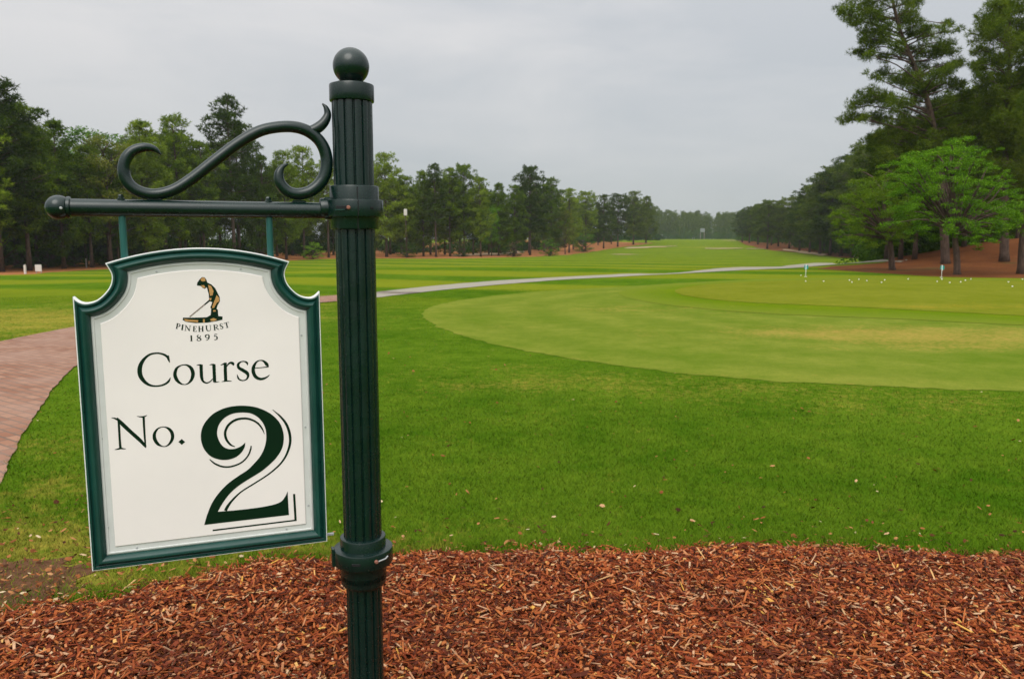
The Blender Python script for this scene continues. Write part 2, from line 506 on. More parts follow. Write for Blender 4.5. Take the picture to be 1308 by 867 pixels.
ground = link('ground', np_mesh('ground', GV, [Q], M_ground, smooth=True, attrs={'dry': dryness(GV[:, 0], GV[:, 1])}))
tag(ground, kind='structure')

# --- mulch bed
mulch_edge = [(-330, 850), (-120, 822), (-40, 803), (10, 792), (60, 781), (130, 768), (200, 752), (300, 730), (420, 718), (520, 711), (650, 708), (800, 706), (950, 700), (1100, 705), (1200, 712), (1310, 716), (1420, 735), (1550, 770)]
MP = list(map(tuple, catmull(wp(mulch_edge), 6))) + [(3.6, .6), (0, .2), (-3.4, .6)]
def sd_mulch(X, Y):
    near = (np.hypot(X, Y) < 9)
    o = np.full(np.shape(X), -5.0)
    o[near] = poly_sd(MP, X[near], Y[near]) + .10 * vnoise(X[near], Y[near], 4, 1) + .05 * vnoise(X[near], Y[near], 17, 2) + .03 * vnoise(X[near], Y[near], 43, 3)
    return o
def mulch_z(X, Y):
    return .020 * (vnoise(X, Y, 5, 4) + .5) + .014 * (vnoise(X, Y, 16, 5) + .5)
sheet('mulch_bed', sd_mulch, M_mulchbase, .004, zfun=mulch_z)

SO = at(4, 752)
def sd_soil(X, Y):
    near = np.hypot(X, Y) < 9; o = np.full(np.shape(X), -5.0); x, y = X[near], Y[near]
    o[near] = .42 * (1 - np.sqrt(((x - SO[0] + .25) / .62) ** 2 + ((y - SO[1]) / .34) ** 2)) + .22 * vnoise(x, y, 6, 31) + .14 * vnoise(x, y, 19, 32)
    return o
M_soil = flat('dry_soil', (.135, .066, .034), .95, .05, .55, 30, .6)
sheet('bare_soil', sd_soil, M_soil, .003)

# --- paths
inner = [(-200, 960), (-140, 860), (-60, 720), (0, 622), (20, 575), (50, 523), (97, 468), (160, 430), (250, 405), (330, 393), (410, 387), (480, 380.5)]
outer = [(-1500, 800), (-900, 640), (-600, 570), (-380, 520), (-250, 490), (-120, 462), (0, 437), (95, 418), (220, 396), (320, 385), (410, 379), (480, 373.5)]
BR = np.concatenate([catmull(wp(inner), 5), catmull(wp(outer), 5)[::-1]])
lo = [(480, 380.5), (560, 371.4), (640, 363.6), (720, 357.6), (800, 353.2), (900, 348.0), (1000, 343.2), (1060, 338.6), (1130, 334.4), (1160, 333.2)]
up = [(480, 373.5), (520, 369), (570, 364), (640, 358.5), (720, 354), (800, 350), (900, 345), (1000, 340.3), (1060, 335.7), (1130, 332), (1160, 331)]
CPOLY = np.concatenate([catmull(wp(lo), 5), catmull(wp(up), 5)[::-1]])
def lim(f, r0, r1):
    def g(X, Y):
        r = np.hypot(X, Y); k = (r > r0) & (r < r1) & (Y > -2)
        o = np.full(np.shape(X), -5.0); o[k] = f(X[k], Y[k]); return o
    return g
sd_brick = lim(lambda X, Y: poly_sd(BR, X, Y) + .025 * vnoise(X, Y, 3, 6) + .02 * vnoise(X, Y, 14, 7), 1.5, 60)
sd_conc = lim(lambda X, Y: poly_sd(CPOLY, X, Y) + .10 * vnoise(X, Y, 1.5, 8), 15, 110)
sheet('brick_path', sd_brick, M_brick, .012)
wc = at(505, 374)
sheet('cart_path', sd_conc, M_conc, .010, attrs={'wet': lambda X, Y: .75 * np.exp(-(((X - wc[0]) / 2.2) ** 2 + ((Y - wc[1]) / 1.3) ** 2))})

# --- greens
apron = [(540, 403), (548, 394), (575, 386), (620, 379), (700, 371.5), (800, 366), (900, 360), (1000, 356.3), (1100, 355.5), (1310, 357.5), (1500, 362), (1750, 395), (1700, 470), (1500, 502), (1310, 500), (1200, 497), (1080, 492), (960, 485), (860, 476), (760, 463), (680, 450), (600, 432), (555, 415)]
collar = [(790, 374), (830, 366), (900, 361), (1000, 357), (1100, 356.3), (1310, 358), (1480, 362), (1620, 385), (1560, 425), (1310, 416), (1150, 408), (1000, 402), (900, 395), (820, 385)]
green = [(862, 372.5), (880, 366.5), (930, 362), (1000, 359), (1100, 357.6), (1310, 359.2), (1440, 364), (1520, 384), (1470, 410), (1308, 404), (1150, 396), (1050, 391), (950, 386.5), (885, 380)]
AP, CO, GR = (catmull(wp(p), 6, closed=True) for p in (apron, collar, green))
sd_apron = lim(lambda X, Y: poly_sd(AP, X, Y) + .10 * vnoise(X, Y, 3, 9) + .08 * vnoise(X, Y, 14, 10), 5, 60)
sheet('green_apron', sd_apron, M_apron, .004)
sheet('green_collar', lim(lambda X, Y: poly_sd(CO, X, Y) + .07 * vnoise(X, Y, 4, 11), 5, 60), M_collar, .009)
sheet('putting_green', lim(lambda X, Y: poly_sd(GR, X, Y) + .06 * vnoise(X, Y, 4, 12), 5, 60), M_green, .014)

# --- pine straw and forest floor
ledge = [(-260, 362), (-120, 357), (0, 351.5), (100, 346), (240, 338), (400, 331.5), (480, 330), (560, 330.3), (640, 329), (720, 326), (760, 321), (800, 315), (835, 310.5)]
LE = catmull(wp(ledge), 4)
nrm = []
LB = np.array([p * 1.0 + np.array([-.55, .83]) * (60 + .15 * np.linalg.norm(p)) for p in LE])
LPOLY = np.concatenate([LE, LB[::-1]])
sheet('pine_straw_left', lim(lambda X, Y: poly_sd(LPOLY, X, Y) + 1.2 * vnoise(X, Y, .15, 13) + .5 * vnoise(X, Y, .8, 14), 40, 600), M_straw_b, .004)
redge = [(1040, 343.5), (1075, 345.5), (1110, 348), (1150, 350.5), (1200, 353.5), (1310, 355.5), (1500, 358), (1900, 372)]
RE = catmull(wp(redge), 4)
RPOLY = np.concatenate([RE, [(90, 60), (130, 150)], [(62, 128), (36, 76)], wp([(1136, 331.5), (1130, 335.4), (1060, 340.2)])])
sd_straw_r = lambda X, Y: poly_sd(RPOLY, X, Y) + .35 * vnoise(X, Y, .5, 15) + .15 * vnoise(X, Y, 2, 16)
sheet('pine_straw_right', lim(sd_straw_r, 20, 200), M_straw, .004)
r2 = [(1140, 331.5), (1115, 331.2), (1080, 329.5), (1050, 326), (1010, 322), (985, 320), (968, 316), (950, 311.5), (942, 307.5)]
R2 = catmull(wp(r2), 4)
R2P = np.concatenate([R2, [(150, 420), (260, 300), (200, 100), (90, 75)]])
sheet('pine_straw_far', lim(lambda X, Y: poly_sd(R2P, X, Y) + 1.5 * vnoise(X, Y, .12, 17) + .6 * vnoise(X, Y, .6, 18), 60, 650), M_straw, .008)

# --- bunkers, a sandy track and a dirt lane
def blob(name, c, ax_, ay_, ang, mat=M_sand, seed=1, off=.02):
    C = at(*c); ca, sa = math.cos(ang), math.sin(ang)
    def f(X, Y):
        dx, dy = X - C[0], Y - C[1]
        u, v = (dx * ca + dy * sa) / ax_, (-dx * sa + dy * ca) / ay_
        return (1 - np.sqrt(u * u + v * v)) * min(ax_, ay_) + .35 * min(ax_, ay_) * 2 * vnoise(X, Y, 1.2 / max(ax_, ay_) * 2, seed)
    return sheet(name, lim(f, 40, 650), mat, off)
blob('sand_bunker', (830, 315.8), 3.6, 9, -.9, seed=21)
blob('sand_bunker', (797, 325.2), 3.2, 3.2, 0, seed=22)
blob('sand_bunker', (923, 317.6), 4.6, 3.2, .0, seed=23)
blob('sand_bunker', (965, 317.9), 2.2, 3, .0, seed=24)
blob('sand_bunker', (943, 307.6), 4, 12, .2, seed=25)
lane = catmull(wp([(580, 327.5), (610, 326.6), (640, 325.5), (668, 323), (668, 321.6), (640, 323), (600, 325), (580, 326.3)]), 4, closed=True)
sheet('dirt_lane', lim(lambda X, Y: poly_sd(lane, X, Y), 60, 400), M_sand, .03)
trk = np.concatenate([catmull(wp([(1050, 327.5), (1030, 324.5), (1015, 322.2), (1000, 320)]), 4), catmull(wp([(1000, 318.6), (1015, 320), (1035, 322.2), (1058, 325.5)]), 4)])
sheet('sandy_track', lim(lambda X, Y: poly_sd(trk, X, Y), 60, 400), M_sand, .03)

# ------------------------------------------------------------------ mulch chips
def chips():
    N = 105000
    X = rng.uniform(-3.6, 3.9, N * 2); Y = 1.3 + 3.3 * rng.random(N * 2)
    sd = sd_mulch(X, Y)
    keep = sd + rng.normal(0, .035, len(X)) > 0
    # thin the unseen strip near the post foot, keep the seen one dense
    keep &= (Y > 2.2) | (rng.random(len(X)) < .6)
    X, Y = X[keep][:N], Y[keep][:N]; n = len(X)
    kindr = rng.random(n)
    L = np.where(kindr < .45, rng.uniform(.010, .026, n), np.where(kindr < .82, rng.uniform(.022, .050, n), rng.uniform(.045, .11, n)))
    Wd = np.where(kindr < .45, L * rng.uniform(.4, .9, n), np.where(kindr < .82, rng.uniform(.006, .014, n), rng.uniform(.003, .010, n)))
    slab = rng.random(n) < .006
    L = np.where(slab, rng.uniform(.04, .075, n), L); Wd = np.where(slab, rng.uniform(.014, .026, n), Wd)
    Th = rng.uniform(.0015, .005, n)
    yaw = rng.uniform(0, 2 * math.pi, n)
    pit = rng.normal(0, .32, n); rol = rng.normal(0, .35, n)
    Z = height(X, Y) + mulch_z(X, Y) + .006 + rng.random(n) ** 1.3 * .030 * np.clip(sd_mulch(X, Y) / .12, .2, 1)
    cy, sy, cp, sp, cr, sr = np.cos(yaw), np.sin(yaw), np.cos(pit), np.sin(pit), np.cos(rol), np.sin(rol)
    A = np.stack([cy * cp, sy * cp, sp], -1)
    B0 = np.stack([-sy, cy, np.zeros(n)], -1); C0 = np.cross(A, B0)
    B = B0 * cr[:, None] + C0 * sr[:, None]; C = np.cross(A, B)
    P = np.stack([X, Y, Z], -1)
    V = np.zeros((n, 8, 3))
    k = 0
    for c in (-1, 1):
        for (a, b) in ((-1, -1), (1, -1), (1, 1), (-1, 1)):
            ja = 1 - .45 * rng.random(n); jb = 1 - .6 * rng.random(n)
            bend = .10 * L * (a * a) * rng.normal(0, .6)
            V[:, k] = P + A * (a * L / 2 * ja)[:, None] + B * (b * Wd / 2 * jb)[:, None] + C * (c * Th / 2 + bend * 0)[:, None]
            k += 1
    f = np.array([[4, 5, 6, 7], [0, 1, 5, 4], [1, 2, 6, 5], [2, 3, 7, 6], [3, 0, 4, 7], [3, 2, 1, 0]])
    Fa = (np.arange(n)[:, None, None] * 8 + f[None]).reshape(-1, 4)
    tag(link('mulch_chips', np_mesh('mulch_chips', V.reshape(-1, 3), Fa, M_chips)), kind='stuff')
chips()

# litter strewn over the lawn and the bare soil at the left
def litter():
    out = []
    spots = [(rng.uniform(-3.4, -1.4), rng.uniform(2.6, 4.6)) for _ in range(420)] + [(SO[0] + rng.normal(0, .45), SO[1] + rng.normal(0, .22)) for _ in range(420)]
    spots += [(float(p[0]) + rng.normal(0, .18), float(p[1]) + abs(rng.normal(0, .22))) for p in MP[:100] for _ in range(5)]
    for _ in range(650):
        r = 3.4 * (14 / 3.4) ** rng.random(); a = math.radians(rng.uniform(-37, 37)); spots.append((r * math.sin(a), r * math.cos(a)))
    X = np.array([s[0] for s in spots]); Y = np.array([s[1] for s in spots])
    k = (sd_mulch(X, Y) < .05) & (sd_apron(X, Y) < 0) & (sd_brick(X, Y) < 0); X, Y = X[k], Y[k]; n = len(X)
    L = rng.uniform(.012, .038, n) ; Wd = L * rng.uniform(.25, .7, n); yaw = rng.uniform(0, 6.28, n)
    Z = height(X, Y) + .028
    A = np.stack([np.cos(yaw), np.sin(yaw), rng.normal(0, .25, n)], -1) * (L / 2)[:, None]
    B = np.stack([-np.sin(yaw), np.cos(yaw), rng.normal(0, .4, n)], -1) * (Wd / 2)[:, None]
    P = np.stack([X, Y, Z], -1); T = np.array([0, 0, .003])
    V = np.stack([P - A - B * .5, P + A * .3 - B, P + A, P + A * .2 + B, P - A * .8 + B * .7, P + T], 1)
    f = np.array([[0, 1, 5], [1, 2, 5], [2, 3, 5], [3, 4, 5], [4, 0, 5]])
    Fa = (np.arange(n)[:, None, None] * 6 + f[None]).reshape(-1, 3)
    tag(link('leaf_litter', np_mesh('leaf_litter', V.reshape(-1, 3), Fa, M_litter)), kind='stuff')
litter()

# ------------------------------------------------------------------ grass blades
def blades():
    Xs, Ys, Ws, Hs = [], [], [], []
    zones = [(3.3, 5.0, 10500, .0045, .030), (5.0, 7.5, 4600, .0075, .028), (7.5, 12, 1500, .012, .020), (12, 20, 330, .024, .018), (20, 34, 70, .045, .02)]
    half = math.radians(37.5)
    rg = np.linspace(3.2, 26, 3000); dens = 13500 * (4 / rg) ** 2.1; cum = np.concatenate([[0], np.cumsum((dens * rg)[:-1] * np.diff(rg))]) * 2 * half
    for _z in (0,):
        n = int(cum[-1]); r = np.interp(rng.random(n) * cum[-1], cum, rg); a = rng.uniform(-half, half, n)
        w = .0042 * (r / 4) ** .95; h = .026 - .015 * sm(4.5, 11, r)
        X, Y = r * np.sin(a), r * np.cos(a)
        sdm = sd_mulch(X, Y)
        k = (sdm < .02) & (sd_brick(X, Y) < .02) & (sd_apron(X, Y) < -.02)
        k &= (sd_conc(X, Y) < 0)
        k &= ~((sd_soil(X, Y) > -.03) & (rng.random(n) < .72))
        X, Y, sdm = X[k], Y[k], sdm[k]
        edge = np.clip(1 + sdm / .25, 0, 1)
        tall = 1 + edge * (.6 + 1.0 * np.clip(vnoise(X, Y, 2.2, 30) + .5, 0, 1))
        Xs.append(X); Ys.append(Y); Ws.append(w[k] * rng.uniform(.6, 1.3, len(X))); Hs.append(h[k] * rng.uniform(.5, 1.4, len(X)) * tall)
    X, Y, Wd, Hh = map(np.concatenate, (Xs, Ys, Ws, Hs)); n = len(X)
    Z = height(X, Y) - .002
    yaw = rng.uniform(0, 2 * math.pi, n); ly = rng.uniform(0, 2 * math.pi, n); lean = rng.uniform(.2, 1.1, n) * Hh
    d = np.stack([np.cos(yaw), np.sin(yaw), np.zeros(n)], -1) * (Wd / 2)[:, None]
    P = np.stack([X, Y, Z], -1); tip = P + np.stack([np.cos(ly) * lean, np.sin(ly) * lean, Hh], -1)
    V = np.stack([P - d, P + d, tip], 1).reshape(-1, 3)
    Fa = np.arange(n * 3).reshape(-1, 3)
    dr = np.repeat(dryness(X, Y), 3)
    print('blades', n)
    tag(link('lawn_grass', np_mesh('lawn_grass', V, Fa, M_blade, attrs={'dry': dr})), kind='stuff')
blades()

# ------------------------------------------------------------------ trees
def needles(C, R, per, L=.34, w=.055, fl=.6, seed=0):
    """tufts scattered through clumps. C (n,3) centres, R radii"""
    g = np.random.default_rng(seed)
    n = len(C)
    cnt = np.maximum(3, (per * R ** 1.7)).astype(int)
    idx = np.repeat(np.arange(n), cnt); m = len(idx)
    d = g.normal(size=(m, 3)); d /= np.linalg.norm(d, axis=1)[:, None]
    rad = g.random(m) ** .45
    P = C[idx] + d * (R[idx] * rad)[:, None] * np.array([1, 1, fl])
    k = 7
    Pt = np.repeat(P, k, 0); dt = np.repeat(d, k, 0)
    nd = dt * .55 + g.normal(size=(m * k, 3)) * .75 + np.array([0, 0, .35]); nd /= np.linalg.norm(nd, axis=1)[:, None]
    sd_ = np.cross(nd, g.normal(size=(m * k, 3))); sd_ /= np.linalg.norm(sd_, axis=1)[:, None] + 1e-9
    ll = L * g.uniform(.6, 1.15, m * k)[:, None]
    V = np.stack([Pt - sd_ * w / 2, Pt + sd_ * w / 2, Pt + nd * ll], 1).reshape(-1, 3)
    return V, np.arange(m * k * 3).reshape(-1, 3)

def leaves(C, R, per, s=.11, fl=.3, seed=0, upn=.8):
    g = np.random.default_rng(seed)
    cnt = np.maximum(6, per * R ** 1.8).astype(int)
    idx = np.repeat(np.arange(len(C)), cnt); m = len(idx)
    d = g.normal(size=(m, 3)); d /= np.linalg.norm(d, axis=1)[:, None]
    P = C[idx] + d * (R[idx] * g.random(m) ** .5)[:, None] * np.array([1, 1, fl])
    nrm_ = g.normal(size=(m, 3)) * .6 + np.array([0, 0, upn]); nrm_ /= np.linalg.norm(nrm_, axis=1)[:, None]
    a = np.cross(nrm_, g.normal(size=(m, 3))); a /= np.linalg.norm(a, axis=1)[:, None]; b = np.cross(nrm_, a)
    ss = (s * g.uniform(.6, 1.3, m))[:, None]
    V = np.stack([P - a * ss * .5, P + b * ss * .28, P + a * ss * .5, P - b * ss * .28], 1).reshape(-1, 3)
    return V, np.arange(m * 4).reshape(-1, 4)

def limbs_mesh(trunkP, trunkR, branches, name, mat=M_bark, n=9):
    mb = MB(); tube(mb, trunkP, trunkR, n)
    for P, R in branches: tube(mb, P, R, 5)
    return mb.mesh(name, mat, True)

def pine_variant(seed, H=18., cs=.33, Rm=3.0, nb=78, per=60, top=.16, lean=.3, L=.40, w=.085, shape=1.0, limb=.05):
    g = np.random.default_rng(seed)
    k = 9; t = np.linspace(0, 1, k)
    off = np.cumsum(g.normal(0, lean * .12, (k, 2)), 0); off -= off[0]
    TP = np.column_stack([off[:, 0] * t, off[:, 1] * t, t * H * .97])
    TR = np.interp(t, [0, .06, .6, 1], [.26, .19, .12, .03]) * H / 18
    def tr(z): 
        return np.array([np.interp(z, TP[:, 2], TP[:, 0]), np.interp(z, TP[:, 2], TP[:, 1]), z])
    C, R, B = [], [], []
    a = g.uniform(0, 6.28)
    for i in range(nb):
        q = (i + g.random()) / nb
        z = H * (cs + (1 - cs) * q ** .92)
        prof = (.45 + .55 * math.sin(math.pi * min(1, q * 1.35 + .12)) if q < .55 else 1 - (q - .55) / .45 * (1 - top)) ** shape
        r = Rm * prof * g.uniform(.45, 1.15)
        a += 2.4 + g.normal(0, .4)
        rise = r * (g.uniform(-.05, .30) + .5 * q)
        s = tr(min(z, H * .95)); e = s + np.array([math.cos(a) * r, math.sin(a) * r, rise])
        mid = (s + e) / 2 + np.array([0, 0, -.08 * r])
        B.append((np.array([s, mid, e]), np.array([limb * (1.1 - q * .6), limb * .7, .015])))
        C.append(e); R.append(g.uniform(.42, .85) * (1.05 - .35 * q))
        if r > Rm * .5:
            for _ in range(2):
                m_ = s + (e - s) * g.uniform(.4, .85) + g.normal(0, .45, 3); C.append(m_); R.append(g.uniform(.4, .75))
                B.append((np.array([(s + m_) / 2 * np.array([1, 1, 1]), m_]), np.array([.03, .012])))
    C.append(tr(H * .97) + np.array([0, 0, .15])); R.append(.5)
    C, R = np.array(C), np.array(R)
    V, Fa = needles(C, R, per, L, w, .75, seed)
    tm = limbs_mesh(TP, TR, B, 'pine_trunk')
    cm = np_mesh('pine_crown', V, Fa)
    return tm, cm, H

def with_mat(me, mat):
    c = me.copy(); c.materials.clear(); c.materials.append(mat); return c

def leafy_variant(seed, H=12., cs=.3, Rm=3.5, nb=46, per=330, s=.16, fl=.6, up=.6):
    g = np.random.default_rng(seed)
    C, R, B = [], [], []
    th = H * cs
    TP = np.array([[0, 0, 0], [.05, 0, th * .5], [g.normal(0, .1), g.normal(0, .1), th], [g.normal(0, .2), g.normal(0, .2), H * .8]])
    for i in range(nb):
        q = (i + .5) / nb; a = i * 2.4 + g.normal(0, .3)
        z = th + (H - th) * (.05 + .92 * q)
        r = Rm * math.sqrt(max(.04, 1 - ((q - .35) / .68) ** 2)) * g.uniform(.35, 1.05)
        e = np.array([math.cos(a) * r, math.sin(a) * r, z + g.normal(0, .3)])
        s_ = np.array([0, 0, max(th * .8, z - r * .8)])
        B.append((np.array([s_, (s_ + e) / 2 + g.normal(0, .12, 3), e]), np.array([.07, .04, .012])))
        C.append(e); R.append(g.uniform(.6, 1.1) * Rm / 3.5)
    V, Fa = leaves(np.array(C), np.array(R), per, s, fl, seed, up)
    return limbs_mesh(TP, np.array([.2, .16, .13, .03]) * H / 12, B, 'trunk_limbs'), np_mesh('leafy_crown', V, Fa), H

PV = [pine_variant(11, cs=.24, Rm=3.1, nb=84), pine_variant(12, cs=.18, Rm=3.6, nb=92), pine_variant(13, cs=.34, Rm=2.8, nb=56, per=45),
      pine_variant(14, cs=.13, Rm=3.1, nb=96, top=.08), pine_variant(15, cs=.45, Rm=2.9, nb=50, top=.6, lean=.8, per=45), pine_variant(16, cs=.24, Rm=3.8, nb=90, top=.3)]
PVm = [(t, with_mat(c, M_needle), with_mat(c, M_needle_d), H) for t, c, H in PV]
LV = [leafy_variant(31), leafy_variant(32, cs=.2, Rm=4.2, nb=60), leafy_variant(33, H=4., cs=.05, Rm=2.0, nb=30, per=600, s=.12)]

def put_tree(kind, var, mat, px, by, ty, label, cat, group=None, wide=1.0, rz=None, pos=None):
    p = pos if pos is not None else at(px, by)
    Y = p[1]
    Ht = z_at(ty, Y) - p[2]
    if kind == 'pine':
        tm, c1, c2, H = PVm[var % len(PVm)]; cm = c1 if mat == 0 else c2
        nm = 'pine_tree'
    else:
        tm, cm0, H = LV[var]
        key = (var, mat)
        if key not in LMC: LMC[key] = with_mat(cm0, (M_leaf, M_leaf_d, M_olive)[mat])
        cm = LMC[key]; nm = 'leafy_tree' if var < 2 else 'shrub'
    s = Ht / H
    o = empty(nm, (p[0], p[1], p[2] - .05), rz if rz is not None else random.uniform(0, 6.28))
    sw = s * wide
    o.scale = (sw, sw, s)
    tag(o, label, cat, group)
    link('trunk' if nm != 'shrub' else 'stems', tm, o); link('crown' if nm != 'shrub' else 'foliage', cm, o)
    return o
LMC = {}

ORD = 'first second third fourth fifth sixth seventh eighth ninth tenth eleventh twelfth thirteenth fourteenth fifteenth sixteenth seventeenth eighteenth nineteenth twentieth'.split()
def ordn(i):
    if i < 20: return ORD[i]
    return {20: 'twenty-first', 21: 'twenty-second', 22: 'twenty-third', 23: 'twenty-fourth', 24: 'twenty-fifth', 25: 'twenty-sixth', 26: 'twenty-seventh', 27: 'twenty-eighth', 28: 'twenty-ninth', 29: 'thirtieth', 30: 'thirty-first', 31: 'thirty-second', 32: 'thirty-third', 33: 'thirty-fourth', 34: 'thirty-fifth', 35: 'thirty-sixth', 36: 'thirty-seventh', 37: 'thirty-eighth', 38: 'thirty-ninth', 39: 'fortieth'}[i]

def lbase(px): return float(np.interp(px, [-60, 0, 120, 240, 400, 480, 560, 640, 720, 760, 800, 835], [351, 347.5, 343, 336, 330, 328.5, 328.3, 327.5, 324, 319.5, 313.5, 309.5]))

# front row of the left tree line: (px, top row, variant, material, width)
LF = [(-38, 120, 1, 0, 1.15), (2, 104, 5, 1, 1.25), (38, 130, 0, 0, 1.25), (82, 152, 3, 0, 1.1), (118, 185, 0, 0, 1.15), (152, 190, 1, 0, 1.0), (188, 152, 3, 0, 1.15),
      (231, 147, 1, 0, 1.1), (262, 180, 0, 0, 1.0), (300, 120, 2, 1, 1.05), (338, 196, 3, 0, 1.0), (366, 192, 1, 0, 1.0), (389, 186, 0, 0, 1.0), (420, 200, 2, 0, 1.0),
      (455, 205, 0, 0, 1.0), (494, 195, 1, 0, 1.2), (520, 224, 0, 0, 1.0), (541, 217, 3, 0, 1.0), (557, 208, 2, 1, 1.0), (575, 214, 1, 0, 1.0), (593, 211, 5, 0, 1.0), (614, 226, 0, 0, 1.0),
      (637, 233, 3, 0, 1.15), (657, 236, 1, 0, 1.0), (677, 213, 5, 1, 1.05), (704, 227, 1, 0, 1.1), (727, 240, 0, 0, 1.1), (748, 245, 5, 0, 1.2), (771, 248, 0, 1, 1.2),
      (789, 248, 5, 1, 1.3), (809, 244, 1, 1, 1.4), (825, 250, 3, 1, 1.4)]
where = lambda px: ('near the left edge of the photo' if px < 60 else 'behind the white sign' if px < 400 else 'beside the green post' if px < 520 else 'beyond the cart path' if px < 720 else 'at the far end by the fairway')
look = {0: 'with a clear straight trunk', 1: 'with a full broad crown', 2: 'with a high sparse crown', 3: 'with branches low on the trunk', 4: 'with a tall bare trunk', 5: 'with a wide rounded crown'}
for i, (px, ty, v, m, wd) in enumerate(LF):
    put_tree('pine', v, m, px, lbase(px) + random.uniform(-1.2, .6) * (1 if px < 700 else .3), ty,
             '%s pine from the left in the left tree line, %s' % (ordn(i), look[v]), 'pine tree', 'pines along the left tree line', wd)
# second row behind it
k = 0
px = -50
rowtops = sorted((a[0], a[1]) for a in LF)
while px < 825:
    bt = float(np.interp(px, [a[0] for a in rowtops], [a[1] for a in rowtops]))
    by = lbase(px); p = at(px, by); q = 1 + random.uniform(.10, .22)
    p2 = Vector((p[0] * q, p[1] * q, 0)); p2[2] = float(height(p2[0], p2[1]))
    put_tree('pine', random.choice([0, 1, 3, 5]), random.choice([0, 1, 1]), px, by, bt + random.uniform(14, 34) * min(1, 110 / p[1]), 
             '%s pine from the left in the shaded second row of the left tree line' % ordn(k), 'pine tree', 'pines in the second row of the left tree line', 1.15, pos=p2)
    k += 1; px += random.uniform(19, 29) if px < 480 else random.uniform(14, 20)
    if k > 39: break

# other broadleaf trees and shrubs at the left
put_tree('leaf', 1, 0, 4, 345, 252, 'bright green leafy tree at the left edge under the pines', 'tree')
put_tree('leaf', 0, 2, 142, 341, 172, 'olive yellow leafy tree behind the left curl of the scroll', 'tree', wide=1.2)
pp = at(128, 341); pp = Vector((pp[0] * 1.35, pp[1] * 1.35, 0)); pp[2] = float(height(pp[0], pp[1]))
put_tree('leaf', 0, 0, 128, 341, 162, 'bright green leafy treetop showing between pines left of the sign', 'tree', pos=pp, wide=1.5)
put_tree('leaf', 1, 0, 628, 327, 262, 'fresh green leafy tree among the pines beyond the cart path', 'tree', wide=.7)
put_tree('leaf', 1, 2, 722, 325, 268, 'yellow green leafy tree at the front of the pines', 'tree', wide=.8)
for n_, (px, by, ty, v, m, lb) in enumerate([
        (702, 327, 308, 2, 0, 'small bright green shrub on pine straw left of the yellow green tree'),
        (590, 328, 312, 2, 1, 'dark shrub beside the pale dirt lane'), (655, 328, 308, 2, 1, 'round dark shrub at the right end of the dirt lane'),
        (745, 322, 300, 2, 0, 'green shrub where the straw bank starts to rise'),
        (-5, 344, 316, 2, 1, 'dark hedge shrub at the left edge of the photo'), (28, 343, 320, 2, 1, 'dark hedge shrub left of the first tall trunk'),
        (62, 342, 318, 2, 1, 'dark hedge shrub right of the first tall trunk'), (95, 341, 320, 2, 1, 'dark hedge shrub between the first two trunks'),
        (140, 340, 318, 2, 1, 'dark hedge shrub above the left shoulder of the sign'), (172, 338, 312, 2, 1, 'dark shrub behind the left hanging rod'),
        (210, 337, 310, 2, 1, 'dark shrub right of the left hanging rod'), (250, 335, 312, 2, 1, 'dark shrub above the middle of the sign'),
        (290, 334, 310, 2, 1, 'dark shrub at the foot of the sparse tall pine'), (330, 333, 308, 2, 1, 'dark shrub behind the right hanging rod'),
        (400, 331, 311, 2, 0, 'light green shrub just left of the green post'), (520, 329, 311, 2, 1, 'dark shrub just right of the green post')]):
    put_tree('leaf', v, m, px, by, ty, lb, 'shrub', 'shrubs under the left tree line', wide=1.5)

# deep wood behind the rows: one mass
def woods(name, spots, Hs, mat, seed, per=14, L=.6, w=.14):
    g = np.random.default_rng(seed); Vs, Fs, n = [], [], 0
    for (x, y), Ht in zip(spots, Hs):
        nb = 34; q = g.random(nb); a = g.uniform(0, 6.28, nb)
        r = (3.2 * np.sin(np.pi * np.clip(q * .8 + .15, 0, 1)) + .2) * g.uniform(.3, 1.1, nb) * Ht / 17
        C = np.column_stack([x + r * np.cos(a), y + r * np.sin(a), float(height(x, y)) + Ht * (.18 + .80 * q)])
        R = g.uniform(.7, 1.3, nb) * Ht / 17
        V, Fa = needles(C, R, per, L, w, .7, int(g.integers(1e6)))
        Vs.append(V); Fs.append(Fa + n); n += len(V)
        mb = MB(); hz = float(height(x, y)); tube(mb, [[x, y, hz - .1], [x, y, hz + Ht * .9]], [.16, .04], 5)
        V2 = np.concatenate(mb.v)
        f4 = mb.f[4][0]; Vs.append(V2); Fs.append(np.concatenate([f4[:, :3], f4[:, [0, 2, 3]]]) + n); n += len(V2)
    V = np.concatenate(Vs); Fa = np.concatenate(Fs)
    tag(link(name, np_mesh(name, V, Fa, mat)), kind='stuff')
sp, hs = [], []
for i in range(120):
    px = random.uniform(-160, 815); p = at(px, lbase(px)); q = 1 + random.uniform(.28, .6)
    x, y = p[0] * q, p[1] * q; sp.append((x, y)); hs.append(random.uniform(11, 15.5) * (1 if px > 400 else .95))
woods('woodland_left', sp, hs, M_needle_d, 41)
sp, hs = [], []
for i in range(230):
    px = random.uniform(805, 990); d = ray(px, 306); Y = random.uniform(470, 560)
    x = d[0] / d[1] * Y; sp.append((x, Y))
    prof = float(np.interp(px, [805, 830, 850, 900, 935, 960, 990], [255, 264, 270, 272, 273, 266, 262]))
    hs.append((z_at(prof + random.uniform(-2.5, 7), Y) - float(height(x, Y))))
woods('treeline_far', sp, hs, M_needle_d, 42)
sp, hs = [], []
for i in range(60):
    px = random.uniform(1125, 1500); Y = random.uniform(80, 140); d = ray(px, 306)
    x = d[0] / d[1] * Y; sp.append((x, Y)); hs.append(random.uniform(11, 15))
woods('woodland_right', sp, hs, M_needle_d, 43, 30, .42, .09)

